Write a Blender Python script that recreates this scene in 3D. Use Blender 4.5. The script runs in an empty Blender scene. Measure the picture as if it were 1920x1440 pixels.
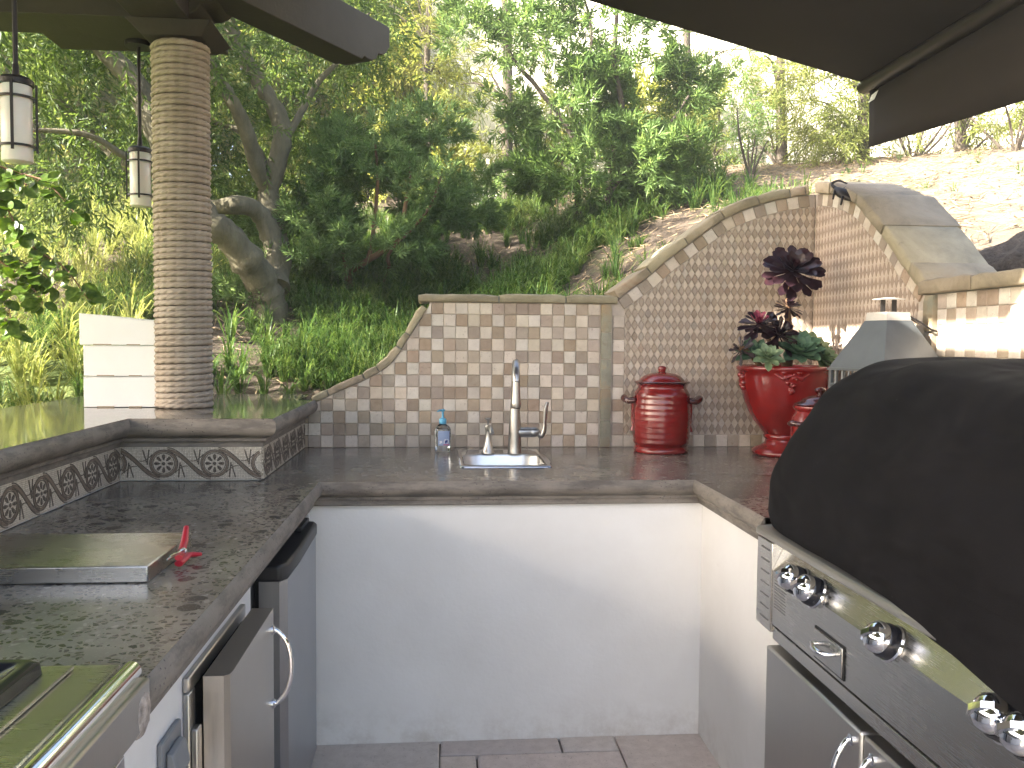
import bpy, math, random
import numpy as np
from mathutils import Vector, Matrix, noise as mnoise
random.seed(7)
rng = np.random.default_rng(7)
S = bpy.context.scene
COL = S.collection

# ------------------------------------------------------------------ camera
CAMH = 1.37
YAW, PITCH, ROLL, FPX = 0.0813628, 0.0479659, 0.0071107, 1600.0
_f = np.array([math.sin(YAW)*math.cos(PITCH), math.cos(YAW)*math.cos(PITCH), -math.sin(PITCH)])
_r = np.array([math.cos(YAW), -math.sin(YAW), 0.0])
_d = np.cross(_f, _r)
_c, _s = math.cos(ROLL), math.sin(ROLL)
CR = np.array([_c*_r-_s*_d, _s*_r+_c*_d, _f])      # rows: right, down, forward
cam = bpy.data.cameras.new('camera')
cam.sensor_width = 36.0
cam.lens = 36.0*FPX/1920.0
cam.clip_start = 0.02
cam.clip_end = 400.0
camo = bpy.data.objects.new('camera', cam)
COL.objects.link(camo)
camo.matrix_world = Matrix(((CR[0][0], -CR[1][0], -CR[2][0], 0), (CR[0][1], -CR[1][1], -CR[2][1], 0),
                            (CR[0][2], -CR[1][2], -CR[2][2], CAMH), (0, 0, 0, 1)))
S.camera = camo

def P(px, py, ax, v):
    """survey helper: the point where the photo's pixel meets a known plane of the place"""
    o = np.array([0, 0, CAMH]); d = CR.T @ np.array([(px-960)/FPX, (py-720)/FPX, 1.0])
    i = 'xyz'.index(ax)
    return o + d*((v-o[i])/d[i])

# ------------------------------------------------------------------ light
SUN = Vector((-1.0, -0.35, 0.63)).normalized()
W = bpy.data.worlds.new('World'); S.world = W
W.use_nodes = True
wt = W.node_tree
sky = wt.nodes.new('ShaderNodeTexSky')
sky.sky_type = 'NISHITA'; sky.sun_disc = False
sky.sun_elevation = math.asin(SUN.z)
sky.sun_rotation = math.atan2(SUN.x, SUN.y) % (2*math.pi)
sky.air_density = 0.8; sky.dust_density = 4.2; sky.ozone_density = 0.7
wt.links.new(sky.outputs[0], wt.nodes['Background'].inputs[0])
wt.nodes['Background'].inputs[1].default_value = 0.10
sl = bpy.data.lights.new('sun', 'SUN')
sl.energy = 5.0; sl.angle = math.radians(0.5); sl.color = (1.0, 0.93, 0.82)
so = bpy.data.objects.new('sun', sl); COL.objects.link(so)
so.rotation_euler = SUN.to_track_quat('Z', 'Y').to_euler()
so.location = SUN*30
S.view_settings.view_transform = 'Standard'
S.view_settings.look = 'None'
S.view_settings.exposure = 2.95
S.view_settings.gamma = 1.0
S.view_settings.use_curve_mapping = False
S.cycles.max_bounces = 10; S.cycles.diffuse_bounces = 5; S.cycles.transparent_max_bounces = 16
S.cycles.sample_clamp_indirect = 6.0
S.cycles.caustics_reflective = False; S.cycles.caustics_refractive = False

# ------------------------------------------------------------------ materials
class Mt:
    def __init__(s, name):
        s.m = bpy.data.materials.new(name); s.m.use_nodes = True
        s.t = s.m.node_tree; s.b = s.t.nodes['Principled BSDF']; s.out = s.t.nodes['Material Output']
    def n(s, typ, **kw):
        x = s.t.nodes.new('ShaderNode'+typ)
        for k, v in kw.items():
            if k.startswith('i_'):
                x.inputs[int(k[2:])].default_value = v
            else: setattr(x, k, v)
        return x
    def L(s, a, b): s.t.links.new(a, b)
    def set(s, **kw):
        for k, v in kw.items():
            inp = s.b.inputs[k.replace('_', ' ')]
            if hasattr(v, 'is_output') or isinstance(v, bpy.types.NodeSocket): s.L(v, inp)
            else: inp.default_value = v if not isinstance(v, tuple) or len(v) == 4 else v+(1,)
        return s
    def coord(s, kind='W', scale=(1, 1, 1)):
        if kind == 'W': c = s.n('NewGeometry').outputs['Position']
        else: c = s.n('TexCoord').outputs['Object']
        if scale != (1, 1, 1):
            m = s.n('Mapping'); s.L(c, m.inputs[0]); m.inputs[3].default_value = scale; c = m.outputs[0]
        return c
    def noise(s, scale, detail=4, rough=.55, c=None, dist=0.0):
        x = s.n('TexNoise'); x.inputs['Scale'].default_value = scale; x.inputs['Detail'].default_value = detail
        x.inputs['Roughness'].default_value = rough; x.inputs['Distortion'].default_value = dist
        s.L(c if c is not None else s.coord(), x.inputs['Vector']); return x.outputs['Fac']
    def vor(s, scale, feature='F1', out='Distance', c=None, rand=1.0):
        x = s.n('TexVoronoi', feature=feature); x.inputs['Scale'].default_value = scale
        x.inputs['Randomness'].default_value = rand
        s.L(c if c is not None else s.coord(), x.inputs['Vector']); return x.outputs[out]
    def ramp(s, fac, pts, interp='LINEAR'):
        x = s.n('ValToRGB'); s.L(fac, x.inputs[0]); r = x.color_ramp; r.interpolation = interp
        while len(r.elements) < len(pts): r.elements.new(0.5)
        for e, (p, c) in zip(r.elements, pts):
            e.position = p; e.color = (c, c, c, 1) if not isinstance(c, tuple) else (c+(1,))[:4]
        return x.outputs[0]
    def mix(s, fac, a, b, mode='MIX'):
        x = s.n('Mix', data_type='RGBA', blend_type=mode)
        for k, v in ((0, fac), (6, a), (7, b)):
            if isinstance(v, bpy.types.NodeSocket): s.L(v, x.inputs[k])
            else: x.inputs[k].default_value = v if not isinstance(v, tuple) else (v+(1,))[:4]
        return x.outputs[2]
    def math(s, op, a, b=0.5):
        x = s.n('Math', operation=op)
        for k, v in ((0, a), (1, b)):
            if isinstance(v, bpy.types.NodeSocket): s.L(v, x.inputs[k])
            else: x.inputs[k].default_value = v
        return x.outputs[0]
    def rand(s): return s.n('ObjectInfo').outputs['Random']
    def bump(s, h, strength=.3, dist=.01):
        x = s.n('Bump'); x.inputs['Strength'].default_value = strength; x.inputs['Distance'].default_value = dist
        s.L(h, x.inputs['Height']); s.L(x.outputs[0], s.b.inputs['Normal']); return s
    def hsv(s, col, h=.5, sat=1., v=1.):
        x = s.n('HueSaturation')
        for k, q in (('Hue', h), ('Saturation', sat), ('Value', v)):
            if isinstance(q, bpy.types.NodeSocket): s.L(q, x.inputs[k])
            else: x.inputs[k].default_value = q
        s.L(col, x.inputs['Color']) if isinstance(col, bpy.types.NodeSocket) else setattr(x.inputs['Color'], 'default_value', col+(1,))
        return x.outputs[0]
    def rng(s, f, lo, hi):
        x = s.n('MapRange'); s.L(f, x.inputs[0]); x.inputs[3].default_value = lo; x.inputs[4].default_value = hi
        return x.outputs[0]

def simple(name, col, rough=.5, metal=0., ns=0., nscale=20, bump=0., bscale=60, coord='W', bdist=.004, **kw):
    m = Mt(name)
    m.set(Roughness=rough, Metallic=metal)
    if ns > 0:
        c = m.coord(coord)
        f = m.noise(nscale, 5, .6, c)
        a = tuple(max(0, x*(1-ns)) for x in col); b = tuple(min(1, x*(1+ns)) for x in col)
        m.set(Base_Color=m.ramp(f, [(.3, a), (.7, b)]))
    else: m.set(Base_Color=col)
    if bump > 0: m.bump(m.noise(bscale, 4, .6, m.coord(coord)), bump, bdist)
    for k, v in kw.items(): m.set(**{k: v})
    return m.m

def mk_terrazzo(name='terrazzo counter', r0=.12, r1=.27):
    m = Mt(name)
    c = m.coord('W', (1, 1, 1))
    base = m.ramp(m.noise(3.0, 6, .65, c), [(.32, (.158, .138, .110)), (.5, (.215, .190, .152)), (.7, (.280, .250, .202))])
    warp = m.n('VectorMath', operation='ADD'); m.L(c, warp.inputs[0])
    nz = m.n('TexNoise'); nz.inputs['Scale'].default_value = 30; m.L(c, nz.inputs['Vector'])
    sc = m.n('VectorMath', operation='SCALE'); m.L(nz.outputs['Color'], sc.inputs[0]); sc.inputs[3].default_value = .022
    m.L(sc.outputs[0], warp.inputs[1]); wv = warp.outputs[0]
    chip = m.vor(78, 'DISTANCE_TO_EDGE', 'Distance', wv)
    cc = m.vor(78, 'F1', 'Color', wv)
    sel = m.math('GREATER_THAN', m.n('SeparateColor').outputs[0], .40)
    sep = [n for n in m.t.nodes if n.bl_idname == 'ShaderNodeSeparateColor'][-1]; m.L(cc, sep.inputs[0])
    inside = m.math('GREATER_THAN', chip, .13)
    mask = m.math('MULTIPLY', sel, inside)
    col = m.mix(mask, base, m.ramp(sep.outputs[1], [(0, (.030, .025, .022)), (.5, (.065, .053, .045)), (.8, (.11, .09, .075)), (1, (.36, .32, .28))]))
    chip2 = m.vor(19, 'F1', 'Distance', wv); cc2 = m.vor(19, 'F1', 'Color', wv)
    sep2 = m.n('SeparateColor'); m.L(cc2, sep2.inputs[0])
    mask2 = m.math('MULTIPLY', m.math('GREATER_THAN', sep2.outputs[0], .82), m.math('LESS_THAN', chip2, .38))
    col = m.mix(mask2, col, (.045, .04, .036))
    fine = m.noise(260, 2, .5, c)
    col = m.mix(m.math('MULTIPLY', m.math('GREATER_THAN', fine, .66), .5), col, (.36, .32, .29))
    m.set(Base_Color=col, Roughness=m.rng(m.noise(9, 4, .6, c), r0, r1))
    m.b.inputs['Specular IOR Level'].default_value = .42
    m.bump(mask, .05, .001)
    return m.m

def mk_concrete(name, a, b, dark, rough=.62):
    m = Mt(name); c = m.coord('W')
    col = m.ramp(m.noise(7, 7, .65, c), [(.3, a), (.7, b)])
    c2 = m.coord('W', (1.2, 1.2, 5))
    st = m.ramp(m.noise(6, 6, .7, c2), [(.46, 0.0), (.62, 1.0)])
    col = m.mix(m.math('MULTIPLY', st, .72), col, dark)
    pit = m.math('LESS_THAN', m.vor(95, 'F1', 'Distance', c), .17)
    pm = m.math('MULTIPLY', pit, m.math('GREATER_THAN', m.noise(9, 3, .5, c), .52))
    col = m.mix(pm, col, (.05, .04, .035))
    m.set(Base_Color=col, Roughness=rough)
    h = m.math('SUBTRACT', m.noise(120, 5, .7, c), m.math('MULTIPLY', pm, .8))
    return m.bump(h, .35, .003).m

def mk_travertine(name, a, b, pitc, pits, vary=.22):
    m = Mt(name); c = m.coord('W')
    col = m.ramp(m.noise(26, 6, .7, c), [(.3, a), (.7, b)])
    r = m.rand()
    col = m.hsv(col, m.rng(r, .488, .508), m.rng(m.math('FRACT', m.math('MULTIPLY', r, 7.3)), .75, 1.2),
                m.rng(m.math('FRACT', m.math('MULTIPLY', r, 13.7)), 1-vary, 1+vary*.6))
    pn = m.noise(85, 5, .75, c, 1.2)
    pm = m.math('MULTIPLY', m.ramp(pn, [(.60, 0.0), (.66, 1.0)]), m.math('LESS_THAN', m.math('FRACT', m.math('MULTIPLY', r, 3.1)), pits))
    col = m.mix(m.math('MULTIPLY', pm, .75), col, pitc)
    m.set(Base_Color=col, Roughness=.55)
    st = m.ramp(m.noise(2.6, 5, .65, c), [(.52, 0.0), (.74, 1.0)])
    m.set(Base_Color=m.mix(m.math('MULTIPLY', st, .22), col, (.20, .155, .115)))
    return m.bump(m.math('SUBTRACT', m.noise(140, 4, .6, c), pm), .35, .002).m

def mk_flag(name, cols):
    m = Mt(name); c = m.coord('W')
    k = m.n('Combine'+'XYZ'); r = m.rand()
    add = m.n('VectorMath', operation='ADD'); m.L(c, add.inputs[0])
    sc = m.n('VectorMath', operation='SCALE'); sc.inputs[0].default_value = (13, 7, 5); m.L(r, sc.inputs[3]); m.L(sc.outputs[0], add.inputs[1])
    c = add.outputs[0]
    col = m.ramp(m.noise(4.5, 7, .68, c, .6), [(.25, cols[0]), (.45, cols[1]), (.6, cols[2]), (.78, cols[3])])
    col = m.hsv(col, m.rng(r, .485, .515), 1.0, m.rng(m.math('FRACT', m.math('MULTIPLY', r, 5.7)), .75, 1.18))
    crack = m.ramp(m.noise(9, 8, .75, m.coord('W', (1, 1, 2.5)), 1.5), [(.60, 0.0), (.68, 1.0)])
    col = m.mix(m.math('MULTIPLY', crack, .45), col, (.13, .095, .06))
    m.set(Base_Color=col, Roughness=.7)
    return m.bump(m.noise(38, 8, .7, c), .6, .008).m

def mk_leaf(name, cols, trans=.35, rough=.45, tcol=None, spec=.3):
    m = Mt(name); c = m.coord('W')
    f = m.noise(60, 1, .5, c); f2 = m.noise(2.2, 2, .5, c)
    mixf = m.math('ADD', m.math('MULTIPLY', f, .6), m.math('MULTIPLY', f2, .4))
    col = m.ramp(mixf, [(.34, cols[0]), (.5, cols[1]), (.66, cols[2])])
    m.set(Base_Color=col, Roughness=rough); m.b.inputs['Specular IOR Level'].default_value = spec
    t = m.n('BsdfTranslucent')
    m.L(m.hsv(col, .475, 1.05, 1.7) if tcol is None else m.mix(.6, col, tcol), t.inputs[0])
    mx = m.n('MixShader'); mx.inputs[0].default_value = trans
    m.L(m.b.outputs[0], mx.inputs[1]); m.L(t.outputs[0], mx.inputs[2]); m.L(mx.outputs[0], m.out.inputs[0])
    return m.m

def mk_steel(name, col=(.55, .55, .54), rough=.28, axis=(1, 1, 60), amt=.06):
    m = Mt(name); c = m.coord('W', axis)
    f = m.noise(14, 3, .6, c)
    sm = m.ramp(m.noise(7, 6, .7, m.coord('W')), [(.42, 0.0), (.68, 1.0)])
    m.set(Base_Color=m.ramp(f, [(.3, tuple(x*.93 for x in col)), (.7, col)]), Metallic=1.0,
          Roughness=m.math('ADD', m.rng(f, rough-amt, rough+amt), m.math('MULTIPLY', sm, .035)))
    return m.m

MAT = {}
MAT['terrazzo'] = mk_terrazzo()
MAT['terrazzo2'] = mk_terrazzo('glossy bar terrazzo', .04, .10)
MAT['mould'] = mk_concrete('cast concrete edge', (.172, .147, .121), (.255, .220, .184), (.075, .064, .054))
def mk_stucco():
    m = Mt('white stucco'); c = m.coord('W')
    col = m.ramp(m.noise(3.5, 6, .65, c), [(.3, (.755, .735, .70)), (.7, (.82, .805, .775))])
    sp = m.n('SeparateXYZ'); m.L(c, sp.inputs[0])
    low = m.n('MapRange'); m.L(sp.outputs[2], low.inputs[0]); low.inputs[1].default_value = .16; low.inputs[2].default_value = .0
    gr = m.math('MULTIPLY', low.outputs[0], m.ramp(m.noise(11, 7, .75, c), [(.45, 0.0), (.72, 1.0)]))
    col = m.mix(m.math('MULTIPLY', gr, .55), col, (.42, .36, .29))
    dr = m.ramp(m.noise(9, 3, .5, m.coord('W', (1, 1, .12))), [(.70, 0.0), (.80, 1.0)])
    col = m.mix(m.math('MULTIPLY', dr, .16), col, (.5, .45, .38))
    sc = m.ramp(m.noise(60, 2, .5, m.coord('W', (.25, .25, 1))), [(.74, 0.0), (.78, 1.0)])
    col = m.mix(m.math('MULTIPLY', sc, .14), col, (.45, .42, .38))
    m.set(Base_Color=col, Roughness=.75)
    h = m.math('ADD', m.noise(70, 4, .6, c), m.math('MULTIPLY', m.noise(6, 4, .6, c, .6), 1.6))
    return m.bump(h, .16, .005).m
MAT['stucco'] = mk_stucco()
MAT['grout'] = simple('tile grout', (.50, .43, .37), .85, ns=.12, nscale=30, bump=.2)
MAT['ivory'] = mk_travertine('ivory travertine', (.61, .53, .435), (.74, .655, .555), (.24, .17, .12), .75, .14)
MAT['tan'] = mk_travertine('tan travertine', (.350, .270, .200), (.455, .365, .280), (.16, .10, .07), .35, .2)
MAT['dlight'] = mk_travertine('pale diamond travertine', (.50, .42, .345), (.62, .535, .45), (.28, .2, .15), .4, .14)
MAT['ddark'] = mk_travertine('taupe diamond travertine', (.315, .248, .192), (.405, .328, .262), (.14, .1, .07), .25, .22)
MAT['flag'] = mk_flag('sandstone flag', [(.18, .16, .12), (.34, .285, .195), (.43, .36, .25), (.37, .24, .14)])
MAT['slate'] = mk_flag('rusty slate trim', [(.19, .185, .145), (.29, .28, .215), (.36, .265, .165), (.34, .17, .08)])
MAT['mortar'] = simple('grey mortar', (.22, .215, .19), .9, ns=.25, nscale=40, bump=.5, bscale=90)
MAT['paver'] = mk_travertine('travertine paver', (.52, .44, .38), (.66, .58, .51), (.22, .16, .12), 1.0, .12)
MAT['joint'] = simple('floor joint sand', (.16, .14, .12), .95, ns=.2)
MAT['steel'] = mk_steel('brushed steel', (.54, .53, .50), .27, (1.2, 90, 40), .04)
MAT['steelh'] = mk_steel('brushed steel across', (.53, .51, .475), .25, (60, 1, 60))
MAT['steeld'] = mk_steel('door steel', (.48, .465, .44), .34, (30, 30, 1))
MAT['fridge'] = mk_steel('fridge steel', (.40, .42, .45), .36, (30, 30, 1))
MAT['bright'] = simple('polished steel', (.72, .73, .75), .10, 1.0)
MAT['dullsteel'] = mk_steel('dull steel rail', (.46, .435, .39), .42, (40, 2, 40), .06)
MAT['basin'] = mk_steel('satin basin steel', (.68, .68, .67), .33, (2, 2, 60), .05)
MAT['chrome'] = simple('chrome', (.78, .80, .84), .05, 1.0)
MAT['nickel'] = mk_steel('brushed nickel', (.44, .42, .39), .30, (3, 3, 40), .03)
MAT['black'] = simple('black plastic', (.012, .012, .013), .42)
MAT['blackgloss'] = simple('black gloss', (.010, .011, .016), .12)
MAT['dark'] = simple('dark void', (.008, .008, .008), .8)
MAT['greyplastic'] = simple('grey outlet plastic', (.18, .19, .20), .45)
def mk_red():
    m = Mt('red glaze'); c = m.coord('W')
    f = m.noise(9, 5, .6, c)
    col = m.ramp(f, [(.3, (.115, .0055, .0050)), (.7, (.20, .0100, .0085))])
    m.set(Base_Color=col, Roughness=.24, Coat_Weight=.45, Coat_Roughness=.06)
    return m.bump(m.noise(22, 3, .5, m.coord('W', (.3, .3, 2.2))), .12, .004).m
MAT['red'] = mk_red()
MAT['redrim'] = simple('burnt glaze rim', (.055, .012, .010), .22, ns=.3, nscale=40, Coat_Weight=.6)
MAT['redplastic'] = simple('red vinyl', (.48, .012, .028), .3)
MAT['soil'] = simple('potting soil', (.05, .035, .025), .95, ns=.4, nscale=60, bump=.8)
def mk_cover():
    m = Mt('black cover fabric'); c = m.coord('W')
    f = m.noise(5, 6, .65, c)
    m.set(Base_Color=m.ramp(f, [(.3, (.0035, .003, .0033)), (.7, (.0075, .0066, .0072))]), Roughness=.78)
    w = m.noise(700, 2, .5, c)
    lint = m.math('LESS_THAN', m.vor(22, 'F1', 'Distance', c), .03)
    m.set(Base_Color=m.mix(m.math('MULTIPLY', lint, .25), m.ramp(f, [(.3, (.0035, .003, .0033)), (.7, (.0075, .0066, .0072))]), (.25, .25, .25)))
    h = m.math('ADD', m.math('MULTIPLY', m.noise(3.5, 2, .45, m.coord('W', (1.6, .7, 2.0)), .6), 5.0), m.math('MULTIPLY', w, .05))
    m.bump(h, .65, .016); m.b.inputs['Specular IOR Level'].default_value = .13
    return m.m
MAT['cover'] = mk_cover()
MAT['awning'] = simple('dark brown canvas', (.022, .016, .012), .85, ns=.15, nscale=3, bump=.15, bscale=400)
MAT['awnmetal'] = simple('bronze aluminium', (.075, .065, .055), .35, .6)
MAT['wood'] = simple('dark stained timber', (.026, .019, .0145), .65, ns=.25, nscale=6, bump=.3, bscale=50)
MAT['wood2'] = simple('olive brown timber', (.040, .034, .022), .7, ns=.2, nscale=5, bump=.3, bscale=50)
MAT['cardboard'] = simple('white box card', (.80, .79, .77), .6, ns=.03, nscale=6)
MAT['cardedge'] = simple('brown card edge', (.36, .29, .21), .8)
MAT['iron'] = simple('dark bronze iron', (.030, .026, .024), .45, .5)
def mk_rope():
    m = Mt('sisal rope'); c = m.coord('W')
    f = m.noise(12, 5, .65, c); g = m.noise(260, 2, .6, m.coord('W', (1, 1, .4)))
    col = m.ramp(f, [(.3, (.33, .275, .215)), (.5, (.40, .34, .275)), (.75, (.48, .42, .35))])
    col = m.mix(m.math('MULTIPLY', g, .45), col, (.20, .145, .10))
    m.set(Base_Color=col, Roughness=.9); return m.bump(g, .5, .002).m
MAT['rope'] = mk_rope()
MAT['ropecore'] = simple('rope gaps', (.12, .09, .065), .95)
MAT['frost'] = simple('frosted glass shade', (.74, .715, .66), .35, ns=.03, nscale=8, Subsurface_Weight=.15)
MAT['zinc'] = simple('grey painted tin', (.095, .105, .11), .42, ns=.15, nscale=10, bump=.05)
MAT['zincpale'] = simple('worn pale tin', (.55, .52, .47), .45, ns=.1)
MAT['cream'] = simple('cream stucco', (.74, .71, .60), .85, ns=.06, nscale=1.2, bump=.25, bscale=30)
def mk_bark(name, a, b, c3):
    m = Mt(name); c = m.coord('W', (1, 1, .35))
    col = m.ramp(m.noise(14, 7, .7, c), [(.3, a), (.55, b), (.75, c3)])
    m.set(Base_Color=col, Roughness=.9); return m.bump(m.noise(40, 6, .7, c), .8, .012).m
MAT['bark'] = mk_bark('smooth grey bark', (.065, .058, .034), (.125, .11, .068), (.19, .17, .11))
MAT['barkd'] = mk_bark('dark bark', (.045, .035, .026), (.085, .068, .05), (.14, .11, .085))
MAT['barko'] = mk_bark('orange brown bark', (.12, .065, .032), (.2, .115, .06), (.27, .17, .10))
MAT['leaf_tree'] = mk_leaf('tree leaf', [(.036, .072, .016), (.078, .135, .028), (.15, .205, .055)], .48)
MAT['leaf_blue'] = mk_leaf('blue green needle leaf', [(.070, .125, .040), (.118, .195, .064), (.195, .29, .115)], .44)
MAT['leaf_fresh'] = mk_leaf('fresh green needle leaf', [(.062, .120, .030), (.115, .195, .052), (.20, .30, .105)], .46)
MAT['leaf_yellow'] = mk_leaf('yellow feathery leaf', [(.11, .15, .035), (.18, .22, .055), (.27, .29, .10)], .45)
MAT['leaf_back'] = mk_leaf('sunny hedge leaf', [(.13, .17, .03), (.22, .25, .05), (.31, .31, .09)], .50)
MAT['leaf_vine'] = mk_leaf('vine leaf', [(.07, .14, .018), (.115, .195, .026), (.18, .26, .04)], .55, .35)
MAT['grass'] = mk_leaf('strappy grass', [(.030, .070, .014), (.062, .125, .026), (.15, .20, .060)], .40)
MAT['grass_sunpaint'] = mk_leaf('sun-painted lawn grass', [(.11, .15, .03), (.18, .22, .055), (.29, .30, .12)], .45)  # paler copy of the grass, sunlight on the left bank put into its colour
MAT['straw'] = simple('dry straw', (.30, .22, .13), .9, ns=.4, nscale=25)
MAT['aeon'] = mk_leaf('dark purple succulent leaf', [(.014, .007, .010), (.024, .011, .015), (.045, .018, .022)], .08, .28, (.15, .02, .03), .5)
MAT['aeonpink'] = mk_leaf('pink succulent leaf', [(.22, .03, .06), (.36, .06, .11), (.45, .16, .18)], .2, .35, (.5, .1, .12), .4)
MAT['echev'] = mk_leaf('pale green succulent leaf', [(.13, .20, .10), (.20, .28, .15), (.30, .36, .20)], .15, .4, (.3, .4, .15), .4)
MAT['echevd'] = mk_leaf('green succulent leaf', [(.075, .15, .09), (.115, .21, .125), (.17, .27, .15)], .15, .38, (.2, .35, .12), .4)
def mk_ground():
    m = Mt('mulch and soil'); c = m.coord('W')
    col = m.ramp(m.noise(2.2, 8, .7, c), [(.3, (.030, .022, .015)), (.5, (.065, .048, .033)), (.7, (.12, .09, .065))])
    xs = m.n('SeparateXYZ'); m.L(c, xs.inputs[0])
    dry = m.n('MapRange'); m.L(m.math('ADD', xs.outputs[0], m.math('MULTIPLY', m.noise(1.3, 4, .6, c), 1.2)), dry.inputs[0]); dry.inputs[1].default_value = 2.3; dry.inputs[2].default_value = 3.6  # brown mulch darkened to stand in for slope shade, paler soil towards the right
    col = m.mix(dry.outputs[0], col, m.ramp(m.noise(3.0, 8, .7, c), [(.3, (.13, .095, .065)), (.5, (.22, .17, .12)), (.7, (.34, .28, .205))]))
    ch = m.ramp(m.noise(38, 5, .75, m.coord('W', (1, 1.7, 1)), 1.0), [(.48, 0.0), (.62, 1.0)])
    col = m.mix(m.math('MULTIPLY', ch, .45), col, (.27, .20, .135))
    col = m.mix(m.ramp(m.noise(1.1, 4, .6, c), [(.58, 0.0), (.7, .7)]), col, (.07, .10, .03))
    m.set(Base_Color=col, Roughness=.95); return m.bump(m.noise(26, 8, .75, c), .9, .04).m
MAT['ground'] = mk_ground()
def mk_lawn():
    m = Mt('lawn'); c = m.coord('W')
    col = m.ramp(m.noise(5, 8, .7, c), [(.3, (.05, .085, .02)), (.5, (.095, .135, .03)), (.7, (.16, .19, .05))])
    m.set(Base_Color=col, Roughness=.9); return m.bump(m.noise(50, 6, .7, c), .8, .03).m
MAT['lawn'] = mk_lawn()
def mk_mosaic():
    m = Mt('pale mosaic tesserae')
    c = m.coord('O')
    e = m.vor(190, 'DISTANCE_TO_EDGE', 'Distance', c, .35)
    v = m.vor(190, 'F1', 'Color', c, .35); s = m.n('SeparateColor'); m.L(v, s.inputs[0])
    col = m.ramp(s.outputs[0], [(0, (.52, .45, .35)), (1, (.72, .65, .53))])
    g = m.ramp(e, [(.06, 1.0), (.12, 0.0)])
    col = m.mix(m.math('MULTIPLY', g, .75), col, (.16, .125, .09))
    m.set(Base_Color=col, Roughness=.5); return m.bump(m.ramp(e, [(.05, 0.0), (.2, 1.0)]), .4, .0015).m
MAT['mosaic'] = mk_mosaic()
def mk_mosd(name, a, b):
    m = Mt(name); c = m.coord('O')
    e = m.vor(210, 'DISTANCE_TO_EDGE', 'Distance', c, .5); v = m.vor(210, 'F1', 'Color', c, .5)
    s = m.n('SeparateColor'); m.L(v, s.inputs[0])
    col = m.ramp(s.outputs[0], [(0, a), (1, b)])
    col = m.mix(m.math('MULTIPLY', m.ramp(e, [(.05, 1.0), (.12, 0.0)]), .6), col, (.20, .16, .12))
    m.set(Base_Color=col, Roughness=.5); return m.bump(e, .3, .001).m
MAT['mosdark'] = mk_mosd('dark mosaic tesserae', (.020, .014, .010), (.060, .040, .028))
MAT['mosmid'] = mk_mosd('brown mosaic tesserae', (.12, .080, .052), (.21, .15, .105))
MAT['aqua'] = simple('aqua pump plastic', (.12, .42, .62), .3)
def mk_glass(name, col, rough=.03):
    m = Mt(name); m.set(Base_Color=col, Roughness=rough, Transmission_Weight=1.0, IOR=1.38); return m.m
MAT['clear'] = mk_glass('clear soap bottle', (.93, .95, .96))
MAT['labelblue'] = simple('pale blue print', (.34, .42, .62), .4)
MAT['labelnavy'] = simple('navy print', (.02, .04, .22), .4)
MAT['labelwhite'] = simple('white print', (.8, .8, .82), .4)
MAT['labelpink'] = simple('pink print', (.55, .18, .30), .4)
MAT['print'] = simple('grey etched print', (.14, .13, .12), .5)
MAT['stonechip'] = simple('broken concrete aggregate', (.36, .31, .27), .85, ns=.5, nscale=70, bump=.8, bscale=120)

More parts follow.
